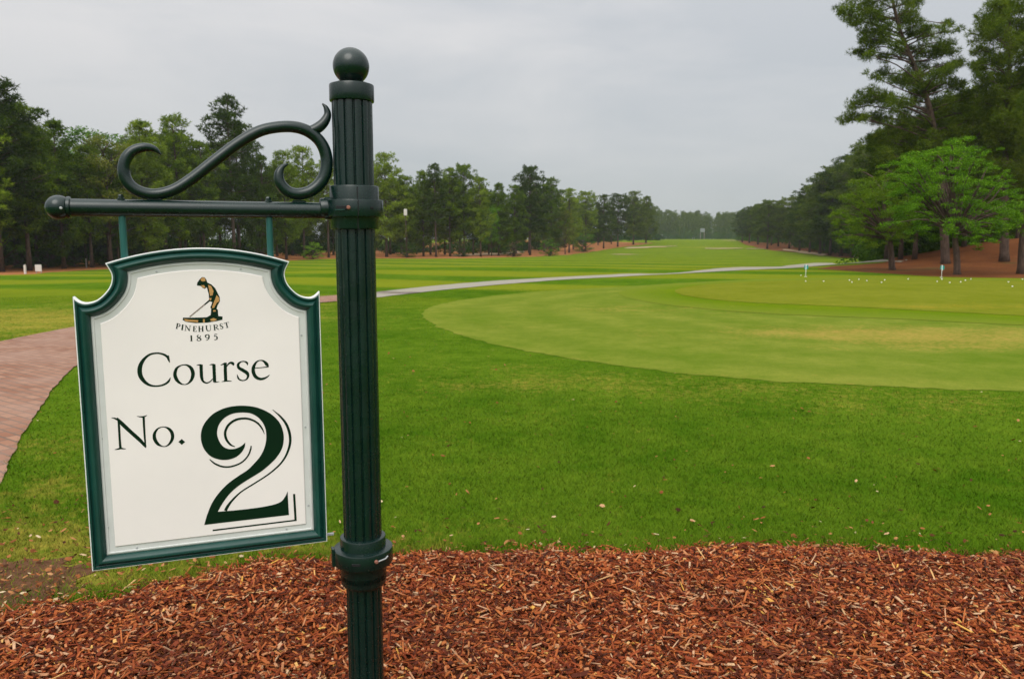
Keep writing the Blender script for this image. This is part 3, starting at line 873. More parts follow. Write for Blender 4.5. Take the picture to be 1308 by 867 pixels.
RF = [(948, 309.5, 268, 1, 1.2), (957, 310.5, 264, 5, 1.2), (968, 312.5, 260, 1, 1.2), (980, 318, 256, 5, 1.25), (994, 315, 256, 1, 1.2), (1008, 317.5, 252, 5, 1.2), (1021, 321, 249, 3, 1.2),
      (1034, 323, 236, 5, 1.1), (1047, 325, 221, 1, 1.1), (1060, 326.5, 213, 5, 1.1), (1074, 327.5, 198, 1, 1.1), (1088, 329, 196, 3, 1.1), (1103, 330, 184, 5, 1.1), (1117, 330.5, 168, 1, 1.1),
      (1132, 331, 165, 5, 1.1), (1150, 331.5, 158, 1, 1.1), (1168, 331.5, 150, 5, 1.1)]
# dark undergrowth closing the view between the trunks
def undergrowth(name, spots, seed):
    g = np.random.default_rng(seed); C, R = [], []
    for x, y, hh in spots:
        z0 = float(height(x, y)); k_ = 7
        for _ in range(k_):
            C.append([x + g.normal(0, 1.3), y + g.normal(0, 1.3), z0 + g.uniform(.2, hh)]); R.append(g.uniform(.7, 1.4))
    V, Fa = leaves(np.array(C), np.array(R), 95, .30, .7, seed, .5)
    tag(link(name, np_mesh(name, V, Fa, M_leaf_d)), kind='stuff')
sp = []
for i in range(330):
    px = random.uniform(-170, 838) if i < 290 else random.uniform(740, 840); p = at(px, lbase(px)); q = 1 + random.uniform(.12, .55) if px < 430 else 1 + random.uniform(.22, .55)
    sp.append((p[0] * q, p[1] * q, random.uniform(1.5, 4.2) if px < 430 else random.uniform(1.2, 3.4)))
undergrowth('undergrowth_left', sp, 44)
sp = []
for i in range(120):
    px = random.uniform(1130, 1480); Y = random.uniform(85, 150); d = ray(px, 306); sp.append((d[0] / d[1] * Y, Y, random.uniform(1.5, 4.5)))
for i in range(150):
    a_ = random.choice(RF); p = at(a_[0] + random.uniform(-5, 9), a_[1]); q = 1 + random.uniform(.10, .4); p = p * q
    sp.append((p[0], p[1], random.uniform(1.2, 4)))
undergrowth('undergrowth_right', sp, 45)
sp = []
for i in range(290):
    px = random.uniform(800, 990); Y = random.uniform(455, 540); d = ray(px, 306); sp.append((d[0] / d[1] * Y, Y, random.uniform(1.2, 8)))
undergrowth('undergrowth_far', sp, 46)

# right wood along the fairway
for i, (px, by, ty, v, wd) in enumerate(RF):
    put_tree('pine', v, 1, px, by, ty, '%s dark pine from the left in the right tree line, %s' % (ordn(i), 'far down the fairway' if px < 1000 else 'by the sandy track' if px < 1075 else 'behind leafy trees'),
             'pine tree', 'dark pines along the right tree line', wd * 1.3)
RB = [(1232, 52, 108, 1), (1255, 60, 120, 5), (1275, 70, 110, 1), (1300, 58, 95, 5), (1325, 62, 100, 1), (1215, 66, 120, 5), (1190, 72, 128, 1), (1170, 80, 150, 5)]
for i, (px, by, ty, v, wd) in enumerate(RF[1::1]):
    p0 = at(px + 5, by); q = 1.14; p2 = Vector((p0[0] * q, p0[1] * q, 0)); p2[2] = float(height(p2[0], p2[1]))
    put_tree('pine', (1, 3, 5)[i % 3], 1, px, by, ty + 9, '%s pine from the left in the second row of the right tree line' % ordn(i),
             'pine tree', 'second row of the right tree line', 1.5, pos=p2)
for i, (px, Y, ty, v) in enumerate(sorted(RB)):
    d = ray(px, 306); x = d[0] / d[1] * Y
    put_tree('pine', v, 1, px, 0, ty, '%s pine from the left among the dark pines rising behind the straw mound' % ordn(i), 'pine tree', 'pines behind the straw mound', 1.15,
             pos=Vector((x, Y, float(height(x, Y)))))

def hero_pine(label, base, Y_off, trunk_px, clumps, per, seed, trunk_r=.22):
    """trunk and clump places measured in the photo, given depth round the trunk"""
    p = at(*base); Y = p[1]; g = np.random.default_rng(seed)
    def loc(px, py, dy=0.):
        yy = Y + dy; return np.array([x_at(px, py, yy) - p[0], dy, z_at(py, yy) - p[2]])
    TP = np.array([[0, 0, -.1]] + [loc(a, b) for a, b in trunk_px]); TP = catmull(TP, 4)
    tt = np.linspace(0, 1, len(TP)); TR = trunk_r * (1 - .8 * tt); TR[0] *= 1.25
    C, R, B = [], [], []
    px1 = Y / F
    for (cx, cy, cr) in clumps:
        for rep in range(2):
            dy = g.normal(0, 1.5) if rep else g.normal(0, .7)
            e = loc(cx + g.normal(0, 2 + rep * 5), cy + g.normal(0, 2 + rep * 4), dy)
            zi = max(1.5, e[2] - .18 * abs(e[0] - np.interp(e[2], TP[:, 2], TP[:, 0])) - .2)
            s = np.array([np.interp(zi, TP[:, 2], TP[:, 0]), np.interp(zi, TP[:, 2], TP[:, 1]), zi])
            mid = (s + e) / 2 + g.normal(0, .12, 3) + np.array([0, 0, .1])
            C.append(e); R.append(cr * px1 * g.uniform(.9, 1.25) * (1 if rep == 0 else .75))
            B.append((catmull([s, mid, e], 3), np.linspace(.05, .014, 7)))
            for _ in range(3):
                f = e + g.normal(0, .4, 3) * np.array([1, 1, .5]) * cr * px1 * 1.5
                B.append((np.array([mid * .4 + e * .6, f]), np.array([.025, .008])))
                C.append(f); R.append(cr * px1 * g.uniform(.35, .55))
    V, Fa = needles(np.array(C), np.array(R), per * 2.1, .23, .026, .8, seed)
    o = empty('pine_tree', p); tag(o, label, 'pine tree')
    link('trunk', limbs_mesh(TP, TR, B, 'hero_trunk', n=12), o); link('crown', np_mesh('hero_crown', V, Fa, M_needle_d), o)
    return o
S4 = 2.281
c4 = lambda L: [(1020 + a / S4, b / S4, r / S4) for a, b, r in L]
H1 = c4([(160, 20, 32), (215, 15, 34), (280, -5, 36), (330, 10, 30), (165, 60, 26), (230, 55, 34), (295, 50, 30), (200, 95, 26), (260, 95, 32), (215, 130, 26), (190, 158, 20), (250, 165, 22),
         (335, 100, 28), (385, 95, 26), (420, 100, 22), (410, 140, 30), (450, 145, 24), (370, 150, 28), (470, 190, 18), (300, 150, 26), (340, 195, 26), (395, 215, 30), (430, 210, 24),
         (250, 215, 24), (290, 230, 30), (340, 245, 34), (400, 262, 32), (450, 255, 30), (490, 290, 26), (205, 270, 22), (185, 295, 26), (240, 290, 30), (300, 300, 34), (360, 310, 36),
         (430, 315, 36), (480, 330, 32), (150, 342, 22), (185, 338, 18), (230, 350, 26), (290, 360, 36), (340, 370, 36), (400, 370, 34), (460, 385, 32), (235, 405, 34), (290, 415, 36), (350, 425, 34), (410, 420, 30), (320, 470, 36), (260, 460, 32), (380, 470, 34)])
hero_pine('tall leaning pine with a ragged open crown rising above the bright green tree', (1208, 337), 0, [(1206, 300), (1202, 240), (1196, 190), (1188, 140), (1168, 85), (1150, 40), (1140, 0), (1136, -22)], H1, 120, 51, .24)
H2 = c4([(560, 25, 26), (600, 12, 30), (640, 30, 34), (545, 60, 28), (590, 62, 34), (640, 80, 36), (530, 100, 26), (575, 115, 32), (625, 130, 36), (670, 110, 34), (525, 145, 22), (560, 165, 30), (610, 180, 34),
         (660, 170, 36), (545, 205, 26), (590, 225, 34), (645, 230, 36), (555, 250, 30), (600, 275, 36), (650, 285, 36), (690, 230, 36), (560, 300, 32), (610, 325, 36), (660, 340, 36), (570, 350, 34), (620, 380, 36), (580, 400, 34), (660, 400, 36), (700, 330, 40), (610, 440, 34), (660, 460, 36), (570, 460, 34), (620, 500, 34), (670, 520, 34), (700, 450, 36)])
hero_pine('tall straight dense pine in the top right corner of the photo', (1283, 334), 0, [(1283, 280), (1284, 200), (1288, 130), (1290, 60), (1288, 5)], H2, 130, 52, .24)
H3 = [(1330, 120, 16), (1345, 160, 17), (1325, 190, 15), (1350, 210, 17), (1322, 230, 14), (1340, 80, 15), (1332, 150, 16), (1320, 262, 12), (1350, 250, 16)]
hero_pine('pine at the right edge of the photo with only its reddish trunk foot in view', (1306, 350), 0, [(1308, 300), (1318, 220), (1325, 120), (1328, 60)], H3, 110, 53, .22)

def layered_tree(label, base, trunk_px, pads, seed, per=1100, mat=M_leaf, tr=.15, s=.078):
    p = at(*base); Y = p[1]; g = np.random.default_rng(seed)
    def loc(px, py, dy=0.):
        yy = Y + dy; return np.array([x_at(px, py, yy) - p[0], dy, z_at(py, yy) - p[2]])
    px1 = Y / F
    TP = catmull(np.array([[0, 0, -.1]] + [loc(a, b) for a, b in trunk_px]), 4)
    TR = tr * (1 - .6 * np.linspace(0, 1, len(TP))); TR[0] *= 1.3
    fork = TP[len(TP) // 2 - 1]; C, R, B = [], [], []
    for (cx, cy, cr) in pads:
        for rep in range(12):
            w = 0 if rep == 0 else 1
            dy = g.uniform(-2.8, 2.8) if rep else g.normal(0, .4)
            e = loc(cx + g.normal(0, 9) * w, cy + g.normal(0, 7) * w, dy)
            C.append(e); R.append(cr * px1 * g.uniform(.38, .78))
            if rep < 2:
                s0 = fork if e[2] < TP[-1][2] + .8 else TP[-1]
                mid = (s0 + e) / 2 + np.array([0, 0, .25]) + g.normal(0, .1, 3)
                B.append((catmull([s0, mid, e], 3), np.linspace(.06, .012, 7)))
    V, Fa = leaves(np.array(C), np.array(R), per, s, .40, seed, .7)
    o = empty('leafy_tree', p); tag(o, label, 'tree')
    link('trunk', limbs_mesh(TP, TR, B, 'layered_trunk', n=10), o); link('crown', np_mesh('layered_crown', V, Fa, mat), o)
D1 = [(1165, 205, 12), (1190, 195, 12), (1215, 192, 14), (1240, 190, 12), (1255, 198, 9), (1155, 215, 10), (1180, 213, 15), (1210, 210, 16), (1240, 208, 14), (1262, 212, 10), (1160, 230, 14), (1195, 228, 17),
      (1230, 226, 16), (1262, 228, 14), (1285, 232, 10), (1150, 245, 14), (1185, 246, 17), (1225, 244, 17), (1262, 246, 15), (1292, 248, 13), (1170, 262, 16), (1210, 262, 16), (1250, 262, 16), (1285, 262, 15), (1305, 264, 12),
      (1150, 275, 15), (1190, 278, 16), (1235, 279, 16), (1275, 278, 16), (1305, 280, 11), (1175, 292, 13), (1215, 294, 14), (1255, 295, 14), (1290, 293, 12), (1245, 305, 10), (1270, 303, 10)]
layered_tree('bright green leafy tree with flat layered branches on the straw mound', (1223, 351), [(1222, 325), (1220, 305), (1222, 280), (1218, 250), (1216, 225)], D1, 61)
D2 = [(1110, 232, 11), (1130, 226, 12), (1148, 224, 10), (1090, 245, 11), (1115, 244, 14), (1140, 242, 14), (1080, 258, 11), (1105, 260, 15), (1135, 260, 15), (1160, 258, 12), (1072, 270, 10), (1098, 275, 15), (1130, 277, 15), (1158, 276, 13),
      (1068, 287, 10), (1095, 291, 14), (1125, 293, 15), (1155, 293, 13), (1080, 302, 9), (1108, 306, 11), (1140, 306, 11)]
layered_tree('olive green leafy tree beside the end of the cart path, left of the brighter one', (1140, 345), [(1138, 322), (1136, 300), (1130, 270), (1128, 245)], D2, 62, per=950, mat=M_leaf_m, tr=.17)


# ------------------------------------------------------------------ signpost
YP = 1.85
XP = x_at(454, 306, YP)
Adir = np.array([.9408, .339, 0.]); Ndir = np.array([.339, -.9408, 0.]); Zd = np.array([0, 0, 1.])
PO = np.array([XP, YP, 0.])
zp = lambda py: z_at(py, YP)

def plane_pt(px, py, off=0.0):
    """point on the plane (through the post axis, shifted off along Ndir) seen at px,py"""
    o = np.array([0, 0, CAMH]); d = ray(px, py); q = PO + Ndir * off
    t = np.dot(q - o, Ndir) / np.dot(d, Ndir)
    return o + d * t
def plane_uv(px, py, off=0.0):
    P = plane_pt(px, py, off) - PO
    return np.array([np.dot(P, Adir), P[2]])
def uvp(u, v, off=0.0): return PO + Adir * u + Zd * v + Ndir * off

sp_root = empty('signpost', (XP, YP, 0)); tag(sp_root, 'dark green fluted metal signpost with ball finial, side arm and scroll', 'signpost')
def child(mb, name, mat, smooth=True, parent=sp_root):
    root = PO if parent is sp_root else PO
    V = [v - PO for v in mb.v]; mb.v = V
    o = mb.build(name, mat, parent, smooth)
    if smooth:
        for pth in (o.data,):
            try: pth.set_sharp_from_angle(angle=math.radians(35))
            except Exception: pass
    return o

def shaft(r, z0, z1):
    mb = MB(); nf = 14; k = 18; pr = []
    for i in range(nf * k):
        a = i / (nf * k) * 2 * math.pi; t = (i % k) / k
        d = .30 * (2 * t / .72 - 1) ** 2 if t < .72 else .30 + .95 * math.sin(math.pi * (t - .72) / .28) ** .8
        pr.append((math.cos(a + .1) * (r - .0042 * d), math.sin(a + .1) * (r - .0042 * d)))
    n = len(pr); V = [PO + np.array([x, y, z]) for z in (z0, z1) for x, y in pr]
    mb.add(V, [[[i, (i + 1) % n, n + (i + 1) % n, n + i] for i in range(n)]])
    return mb
child(shaft(.0462, zp(735), zp(125)), 'fluted_shaft', M_paint)
mb = shaft(.0435, -.2, zp(730)); child(mb, 'lower_shaft', M_paint)
cx = lambda r, z: (r, z)
# finial ball
zb = zp(85); rb = .0412
mb = MB(); prof = [(rb * math.sin(t), zb - rb * math.cos(t)) for t in np.linspace(.001, math.pi - .001, 30)]
neck = [(.030, zp(110)), (.030, zp(107)), (.020, zp(104))]
lathe(mb, neck, PO); lathe(mb, prof, PO); child(mb, 'ball_finial', M_paint)
def ring(z0, z1, r, b=.003, rin=None):
    return [(rin if rin else .02, z0), (r - b, z0), (r - b * .3, z0 + b * .3), (r, z0 + b), (r, z1 - b), (r - b * .3, z1 - b * .3), (r - b, z1), (rin if rin else .02, z1)]
mb = MB(); lathe(mb, ring(zp(131), zp(108.5), .0508), PO); lathe(mb, ring(zp(114), zp(107), .044, .004), PO); child(mb, 'post_cap', M_paint)
mb = MB(); lathe(mb, ring(zp(293), zp(238), .0565), PO)
lathe(mb, ring(zp(277.5), zp(256), .0665, .002), PO)
col = child(mb, 'upper_clamp', M_paint)
zc = (zp(277.5) + zp(256)) / 2
# seam, slots and screws of the clamp
cam_dir = -PO.copy(); cam_dir[2] = 0; cam_dir /= np.linalg.norm(cam_dir)
side = np.cross([0, 0, 1.], cam_dir)      # to the right seen from the camera
def on_ring(ang, r, z): return PO + (cam_dir * math.cos(ang) + side * math.sin(ang)) * r + np.array([0, 0, z])
M_hole = flat('recess_black', (.003, .004, .004), .8)
for ang, wdt, hh in ((-.42, .030, .009), (.62, .008, .006)):
    mb = MB(); c = on_ring(ang, .0662, zc); box(mb, c, (wdt, .004, hh), np.cross([0, 0, 1.], c - PO), .001)
    child(mb, 'slot', M_hole, False)
mb = MB(); c = on_ring(-.20, .0672, zc + .0005); d = c - PO; d[2] = 0; lathe(mb, [(.0045, -.004), (.0045, .002), (.003, .0035), (.0, .0035)], c, 16, d); child(mb, 'bolt', M_bolt)
mb = MB(); c = on_ring(-.50, .0674, zc - .0045); box(mb, c, (.024, .003, .0022), np.cross([0, 0, 1.], c - PO)); child(mb, 'slot_lip', M_frame, False)
mb = MB(); box(mb, on_ring(.12, .0566, zc), (.0022, .002, zp(238) - zp(293) - .004), side); box(mb, on_ring(.12, .0666, zc), (.0022, .002, .036), side); child(mb, 'seam', M_hole, False)
# arm socket
mb = MB(); s0 = uvp(-.040, zc); lathe(mb, ring(-.040, .002, .0235, .004, .001), s0, 28, Adir)
box(mb, uvp(-.058, zc), (.030, .030, .050), Adir, .005); child(mb, 'arm_socket', M_paint)
# arm
ua = plane_uv(88, 266)[0]; mb = MB()
za = plane_uv(240, 267)[1]
tube(mb, [uvp(ua, za), uvp(-.06, za)], .0182, 32); child(mb, 'arm', M_paint)
mb = MB(); ue = plane_uv(75, 265)[0]; re = .0252
prof = [(re * math.sin(t), -re * math.cos(t)) for t in np.linspace(.001, math.pi * .72, 18)] + [(.0225, .016), (.0225, .022), (.0185, .0235)]
lathe(mb, prof, uvp(ue, za), 32, Adir)
child(mb, 'arm_end_knob', M_paint)
mb = MB(); kp = uvp(ue + .008, za - .002, .0243); lathe(mb, [(.0028, -.004), (.0028, .001), (0, .002)], kp, 12, Ndir); child(mb, 'set_screw', M_steel)

# scroll
def zc1(X, Y): return (40 + X / 2.725, 40 + Y / 2.725)
def scroll_stroke(mb, pts):
    P, R = [], []
    for X, Y, w in pts:
        a = plane_pt(*zc1(X, Y)); b = plane_pt(*zc1(X, Y + w))
        P.append(a); R.append(np.linalg.norm(a - b) / 2)
    Q_ = catmull(np.column_stack([P, R]), 7)
    tube(mb, Q_[:, :3], np.maximum(Q_[:, 3], .0008), 20)
mb = MB()
scroll_stroke(mb, [(452, 430, 5), (428, 410, 22), (395, 404, 31), (355, 416, 36), (329, 446, 40), (322, 490, 41), (338, 530, 41), (375, 557, 40), (430, 568, 40), (495, 553, 40), (560, 513, 40), (640, 450, 40), (720, 390, 40),
                   (790, 350, 40), (850, 335, 40), (910, 333, 41), (960, 347, 42), (1000, 378, 42), (1023, 420, 43), (1028, 470, 43), (1012, 520, 43), (975, 555, 42), (930, 567, 41), (892, 557, 40), (866, 528, 38), (862, 497, 32), (873, 474, 20), (893, 462, 6)])
scroll_stroke(mb, [(965, 350, 34), (995, 338, 38), (1018, 318, 34), (1031, 292, 27), (1026, 268, 18), (1013, 252, 5)])
for X in (430, 932):
    P = plane_pt(*zc1(X, 590)); P = P - PO; u = np.dot(P, Adir)
    box(mb, uvp(u, za + .0195), (.030, .012, .006), Adir, .002)
child(mb, 'scroll', M_paint)

# lower clamp
mb = MB()
zl = zp
lathe(mb, ring(zl(742), zl(683), .0555), PO)
lathe(mb, ring(zl(716), zl(697), .0722, .0025), PO)
lathe(mb, [(.02, zl(745)), (.048, zl(745)), (.0555, zl(736)), (.0555, zl(730)), (.02, zl(730))], PO)
child(mb, 'lower_clamp', M_paint)
zq = (zl(716) + zl(697)) / 2
mb = MB(); c = on_ring(.42, .073, zq + .004); d = c - PO; d[2] = 0; lathe(mb, [(.0045, -.004), (.0045, .003), (.003, .005), (0, .005)], c, 16, d); child(mb, 'bolt', M_bolt)
mb = MB(); tube(mb, [on_ring(.50, .0732, zq + .003), on_ring(.80, .0738, zq + .004), on_ring(.9, .0742, zq + .008)], .0018, 8); child(mb, 'pin', M_steel)
mb = MB(); c = on_ring(-.25, .0718, zq); box(mb, c, (.022, .003, .007), np.cross([0, 0, 1.], c - PO), .001); child(mb, 'slot', M_hole, False)
uw = plane_uv(424, 698, .0)[0]
mb = MB(); box(mb, uvp(-.0735, zq + .002), (.007, .020, .046), Adir, .0015); child(mb, 'bracket_plate', M_paint, False)

# ------------------------------------------------------------------ hanging sign
sg = empty('hanging_sign', (XP, YP, 0)); tag(sg, 'white golf course sign in a moulded green frame hanging from the post arm', 'sign')
OFF = .012
# outline in plane coordinates from its measured corners
TL, TR_, BL, BR_ = (plane_uv(*p, OFF) for p in ((94, 380), (408.5, 371), (118, 727.5), (417, 690)))
uL, uR = (TL[0] + BL[0]) / 2, (TR_[0] + BR_[0]) / 2
vS, vB = (TL[1] + TR_[1]) / 2, (BL[1] + BR_[1]) / 2
tl, trr = plane_uv(134.5, 337.3, OFF), plane_uv(369, 333, OFF)
du = ((tl[0] - uL) + (uR - trr[0])) / 2; vT = (tl[1] + trr[1]) / 2
mid = plane_uv(250, 316.5, OFF)[1]
print('sign', uL, uR, vS, vB, 'du', du, 'vT', vT, 'mid', mid, 'W', uR - uL, 'H', vS - vB)
def qcurve(pts, n=8): return catmull(np.array(pts), n)
# left notch, measured then mirrored
nl = [plane_uv(*p, OFF) for p in ((142, 348), (143.4, 355.7), (140.8, 365.8), (133, 376), (123, 383.6), (110.4, 386.8), (101.5, 384.9))]
nr = [plane_uv(*p, OFF) for p in ((363.8, 346.8), (364.4, 357), (370.8, 368.4), (381, 375.4), (391, 378), (400, 376))]
notchL = [(uL + du, vT)] + [(p[0], p[1]) for p in nl] + [(uL, vS)]
notch = catmull(np.array(notchL), 5)
notchR = np.column_stack([uR - (notch[:, 0] - uL), notch[:, 1]])[::-1]
tt = np.linspace(0, 1, 25)
top = np.column_stack([uR - du - (uR - uL - 2 * du) * tt, vT + (mid - vT) * 4 * tt * (1 - tt)])
out = np.concatenate([[(uL, vB), (uR, vB)], notchR[:-1], top[:-1], notch])   # counterclockwise seen from the front
ARCS = [np.array([(uL, vB), (uR, vB)]), np.array([(uR, vB), (uR, vS)]), notchR, top, notch, np.array([(uL, vS), (uL, vB)])]
def resample(P, n):
    s_ = np.concatenate([[0], np.cumsum(np.linalg.norm(np.diff(P, axis=0), axis=1))]); q = np.linspace(0, s_[-1], n)
    return np.column_stack([np.interp(q, s_, P[:, 0]), np.interp(q, s_, P[:, 1])])
def shift(P, d):
    T = np.gradient(P, axis=0); T /= np.linalg.norm(T, axis=1)[:, None]
    Q_ = P + np.column_stack([-T[:, 1], T[:, 0]]) * d
    e0 = Q_[0] - (Q_[1] - Q_[0]) / np.linalg.norm(Q_[1] - Q_[0]) * .15; e1 = Q_[-1] + (Q_[-1] - Q_[-2]) / np.linalg.norm(Q_[-1] - Q_[-2]) * .15
    return np.concatenate([[e0], Q_, [e1]])
def meet(A, B, corner):
    best = None; bd = 9e9
    for i in range(len(A) - 2, -1, -1):
        for j in range(len(B) - 1):
            p, r = A[i], A[i + 1] - A[i]; q, w = B[j], B[j + 1] - B[j]
            cr = r[0] * w[1] - r[1] * w[0]
            if abs(cr) < 1e-12: continue
            t = ((q - p)[0] * w[1] - (q - p)[1] * w[0]) / cr; u = ((q - p)[0] * r[1] - (q - p)[1] * r[0]) / cr
            if -1e-9 <= t <= 1 + 1e-9 and -1e-9 <= u <= 1 + 1e-9:
                X_ = p + r * t; dd = np.linalg.norm(X_ - corner)
                if dd < bd: bd = dd; best = (i, j, X_)
    return best
NS = [2, 2, 30, 26, 30, 2]
def offset(P, d):
    if d == 0: d = 1e-6
    S = [shift(resample(A, max(len(A), 2)), d) for A in ARCS]; m_ = len(S)
    X_ = [meet(S[i - 1], S[i], ARCS[i][0]) for i in range(m_)]
    r = []
    for i in range(m_):
        _, j, p0 = X_[i]; k_, _, p1 = X_[(i + 1) % m_]
        C_ = np.concatenate([[p0], S[i][j + 1:k_ + 1], [p1]])
        r.append(resample(C_, NS[i])[:-1])
    return np.concatenate(r)
def offset_old(P, d):
    n = len(P); r = []
    for i in range(n):
        a, b, c = P[i - 1], P[i], P[(i + 1) % n]
        e1, e2 = (b - a) / np.linalg.norm(b - a), (c - b) / np.linalg.norm(c - b)
        n1, n2 = np.array([-e1[1], e1[0]]), np.array([-e2[1], e2[0]])
        m_ = n1 + n2; m_ /= np.linalg.norm(m_); k_ = max(.35, np.dot(m_, n1))
        r.append(b + m_ * d / k_)
    return np.array(r)
def sweep(prof, name, mat, smooth=True):
    mb = MB(); n = len(offset(out, 0)); V = []
    for d, z in prof:
        O = offset(out, d)
        V += [uvp(u, v, OFF + z) for u, v in O]
    m_ = len(prof)
    mb.add(V, [[[i * n + j, i * n + (j + 1) % n, (i + 1) * n + (j + 1) % n, (i + 1) * n + j] for i in range(m_ - 1) for j in range(n)]])
    o = child(mb, name, mat, smooth, sg)
    return o
mm = .001
sweep([(0, -.016), (0, .0065), (.8 * mm, .0078), (2.2 * mm, .0080), (2.6 * mm, .0070)], 'outer_edge', M_lip)
sweep([(2.5 * mm, .0060), (2.6 * mm, .0088), (4 * mm, .0098), (6.5 * mm, .0095), (7.6 * mm, .0060), (9 * mm, .0052), (11 * mm, .0075), (14 * mm, .0125), (17 * mm, .0150), (20 * mm, .0146), (23.5 * mm, .0118), (27 * mm, .0070), (29.5 * mm, .0035), (30 * mm, .0012), (30 * mm, -.002)], 'frame', M_frame)
sweep([(29.5 * mm, .0005), (33 * mm, .0030), (35.5 * mm, .0030), (36.5 * mm, .0012), (50 * mm, .0008), (52 * mm, .0004)], 'border', M_border)
# the back board and the face panel
def plate(d, z0, z1, name, mat, bev=.0015):
    O = offset(out, d); O2 = offset(out, d + bev); n = len(O)
    mb = MB(); V = [uvp(u, v, OFF + z0) for u, v in O] + [uvp(u, v, OFF + z1 - bev * .6) for u, v in O] + [uvp(u, v, OFF + z1) for u, v in O2]
    mb.add(V, [[[r * n + j, r * n + (j + 1) % n, (r + 1) * n + (j + 1) % n, (r + 1) * n + j] for r in range(2) for j in range(n)]])
    from mathutils.geometry import tessellate_polygon
    T = []
    for a, b, c in tessellate_polygon([[Vector((p[0], p[1], 0)) for p in O2]]):
        if (O2[b][0] - O2[a][0]) * (O2[c][1] - O2[a][1]) - (O2[c][0] - O2[a][0]) * (O2[b][1] - O2[a][1]) < 0: a, b = b, a
        T.append([2 * n + a, 2 * n + b, 2 * n + c])
    mb.f.setdefault(3, []).append(np.array(T))
    return child(mb, name, mat, False, sg)
plate(.5 * mm, -.020, -.003, 'back_board', M_lip)
plate(48 * mm, -.001, .0035, 'panel', M_panel)
# screws in the border
O = offset(out, 42 * mm)
def screw(px, py):
    u, v = plane_uv(px, py, OFF)
    mb = MB(); lathe(mb, [(.0022, 0), (.0022, .0012), (.0012, .0016), (0, .0012)], uvp(u, v, OFF + .001), 12, Ndir); child(mb, 'screw', M_steel, True, sg)
for q in ((119.5, 425), (130, 560), (138, 673), (200, 347), (307.5, 343.5), (385, 428), (390, 545), (394, 645), (175, 699), (366, 675)): screw(*q)
# hanging rods
for (xr, y0, y1, nx) in ((157.4, 266, 327, 154.3), (344.6, 266, 325, 342.8)):
    u = plane_uv(xr, 300)[0]; v1 = plane_uv(xr, y1)[1] - .012
    mb = MB(); tube(mb, [uvp(u, za - .012), uvp(u, v1)], .0072, 16)
    child(mb, 'hanging_rod', M_rod, True, sg)
    mb = MB(); lathe(mb, [(.0085, za + .0165), (.0085, za + .0205), (.006, za + .0215), (.006, za + .026), (.004, za + .029), (0, za + .029)], uvp(u, 0), 6); child(mb, 'hex_nut', M_paint, False, sg)
mb = MB(); u1 = uR; box(mb, uvp((u1 - .0735) / 2, plane_uv(420, 682, 0)[1]), (abs(-.070 - u1) + .004, .006, .006), Adir, .001); child(mb, 'side_tab', M_steel, False, sg)

# ---- lettering
class Pen:
    def __init__(s, ox, oy, sc): s.o = (ox, oy, sc)
    def px(s, X, Y): return s.o[0] + X / s.o[2], s.o[1] + Y / s.o[2]
LAY = [0]
ZF = OFF + .0035
def prism(mb, loop, z=None, th=.00025):
    """loop: plane (u,v) points -> thin vinyl piece"""
    LAY[0] += 1
    z0 = ZF + .00003; z1 = ZF + .00022 + (LAY[0] % 9) * .00003 if z is None else ZF + z
    L = np.asarray(loop); 
    if np.sum(L[:, 0] * np.roll(L[:, 1], -1) - np.roll(L[:, 0], -1) * L[:, 1]) < 0: L = L[::-1]
    n = len(L)
    V = [uvp(u, v, z0) for u, v in L] + [uvp(u, v, z1) for u, v in L]
    mb.add(V, [[[j, (j + 1) % n, n + (j + 1) % n, n + j] for j in range(n)]])
    # triangulate the face
    from mathutils.geometry import tessellate_polygon
    tris = tessellate_polygon([[Vector((p[0], p[1], 0)) for p in L]])
    T = []
    for a, b, c in tris:
        if (L[b][0] - L[a][0]) * (L[c][1] - L[a][1]) - (L[c][0] - L[a][0]) * (L[b][1] - L[a][1]) < 0: a, b = b, a
        T.append([n + a, n + b, n + c])
    mb.add(V, [T])
def stroke(mb, pen, pts, closed=False, k=6, z=None, rigid=False):
    P = np.array([[*plane_uv(*pen.px(x, y), ZF), w / pen.o[2] * 1.0] for x, y, w in pts])
    # width px -> metres
    e = np.linalg.norm(plane_uv(*pen.px(pts[0][0], pts[0][1]), ZF) - plane_uv(*pen.px(pts[0][0], pts[0][1] + 100), ZF)) / (100 / pen.o[2])
    P[:, 2] *= e
    if len(P) > 2 and not rigid: P = catmull(P, k, closed)
    C, Wd = P[:, :2], np.maximum(P[:, 2], .0002) / 2
    T = (np.roll(C, -1, 0) - np.roll(C, 1, 0)) if closed else np.gradient(C, axis=0)
    T /= np.linalg.norm(T, axis=1)[:, None]; N_ = np.column_stack([-T[:, 1], T[:, 0]])
    A_, B_ = C + N_ * Wd[:, None], C - N_ * Wd[:, None]; n = len(C)
    LAY[0] += 1; z0 = ZF + .00003; z1 = ZF + .00022 + (LAY[0] % 9) * .00003 if z is None else ZF + z
    V = [uvp(*p, z1) for p in A_] + [uvp(*p, z1) for p in B_] + [uvp(*p, z0) for p in A_] + [uvp(*p, z0) for p in B_]
    Fq = []
    for i in range(n if closed else n - 1):
        j = (i + 1) % n
        Fq += [[n + i, n + j, j, i], [i, j, 2 * n + j, 2 * n + i], [n + j, n + i, 3 * n + i, 3 * n + j]]
    if not closed: Fq += [[0, 2 * n, 3 * n, n], [n - 1, 2 * n - 1, 4 * n - 1, 3 * n - 1]]
    mb.add(V, [Fq])
def poly(mb, pen, pts, smooth=False, z=None, k=5):
    L = np.array([plane_uv(*pen.px(x, y), ZF) for x, y in pts])
    if smooth: L = catmull(L, k, True)
    prism(mb, L, z)

mb = MB()
p1, p2, p3, p4 = Pen(170, 440, 14.444), Pen(260, 440, 14.444), Pen(140, 520, 12.38), Pen(250, 510, 9.63)
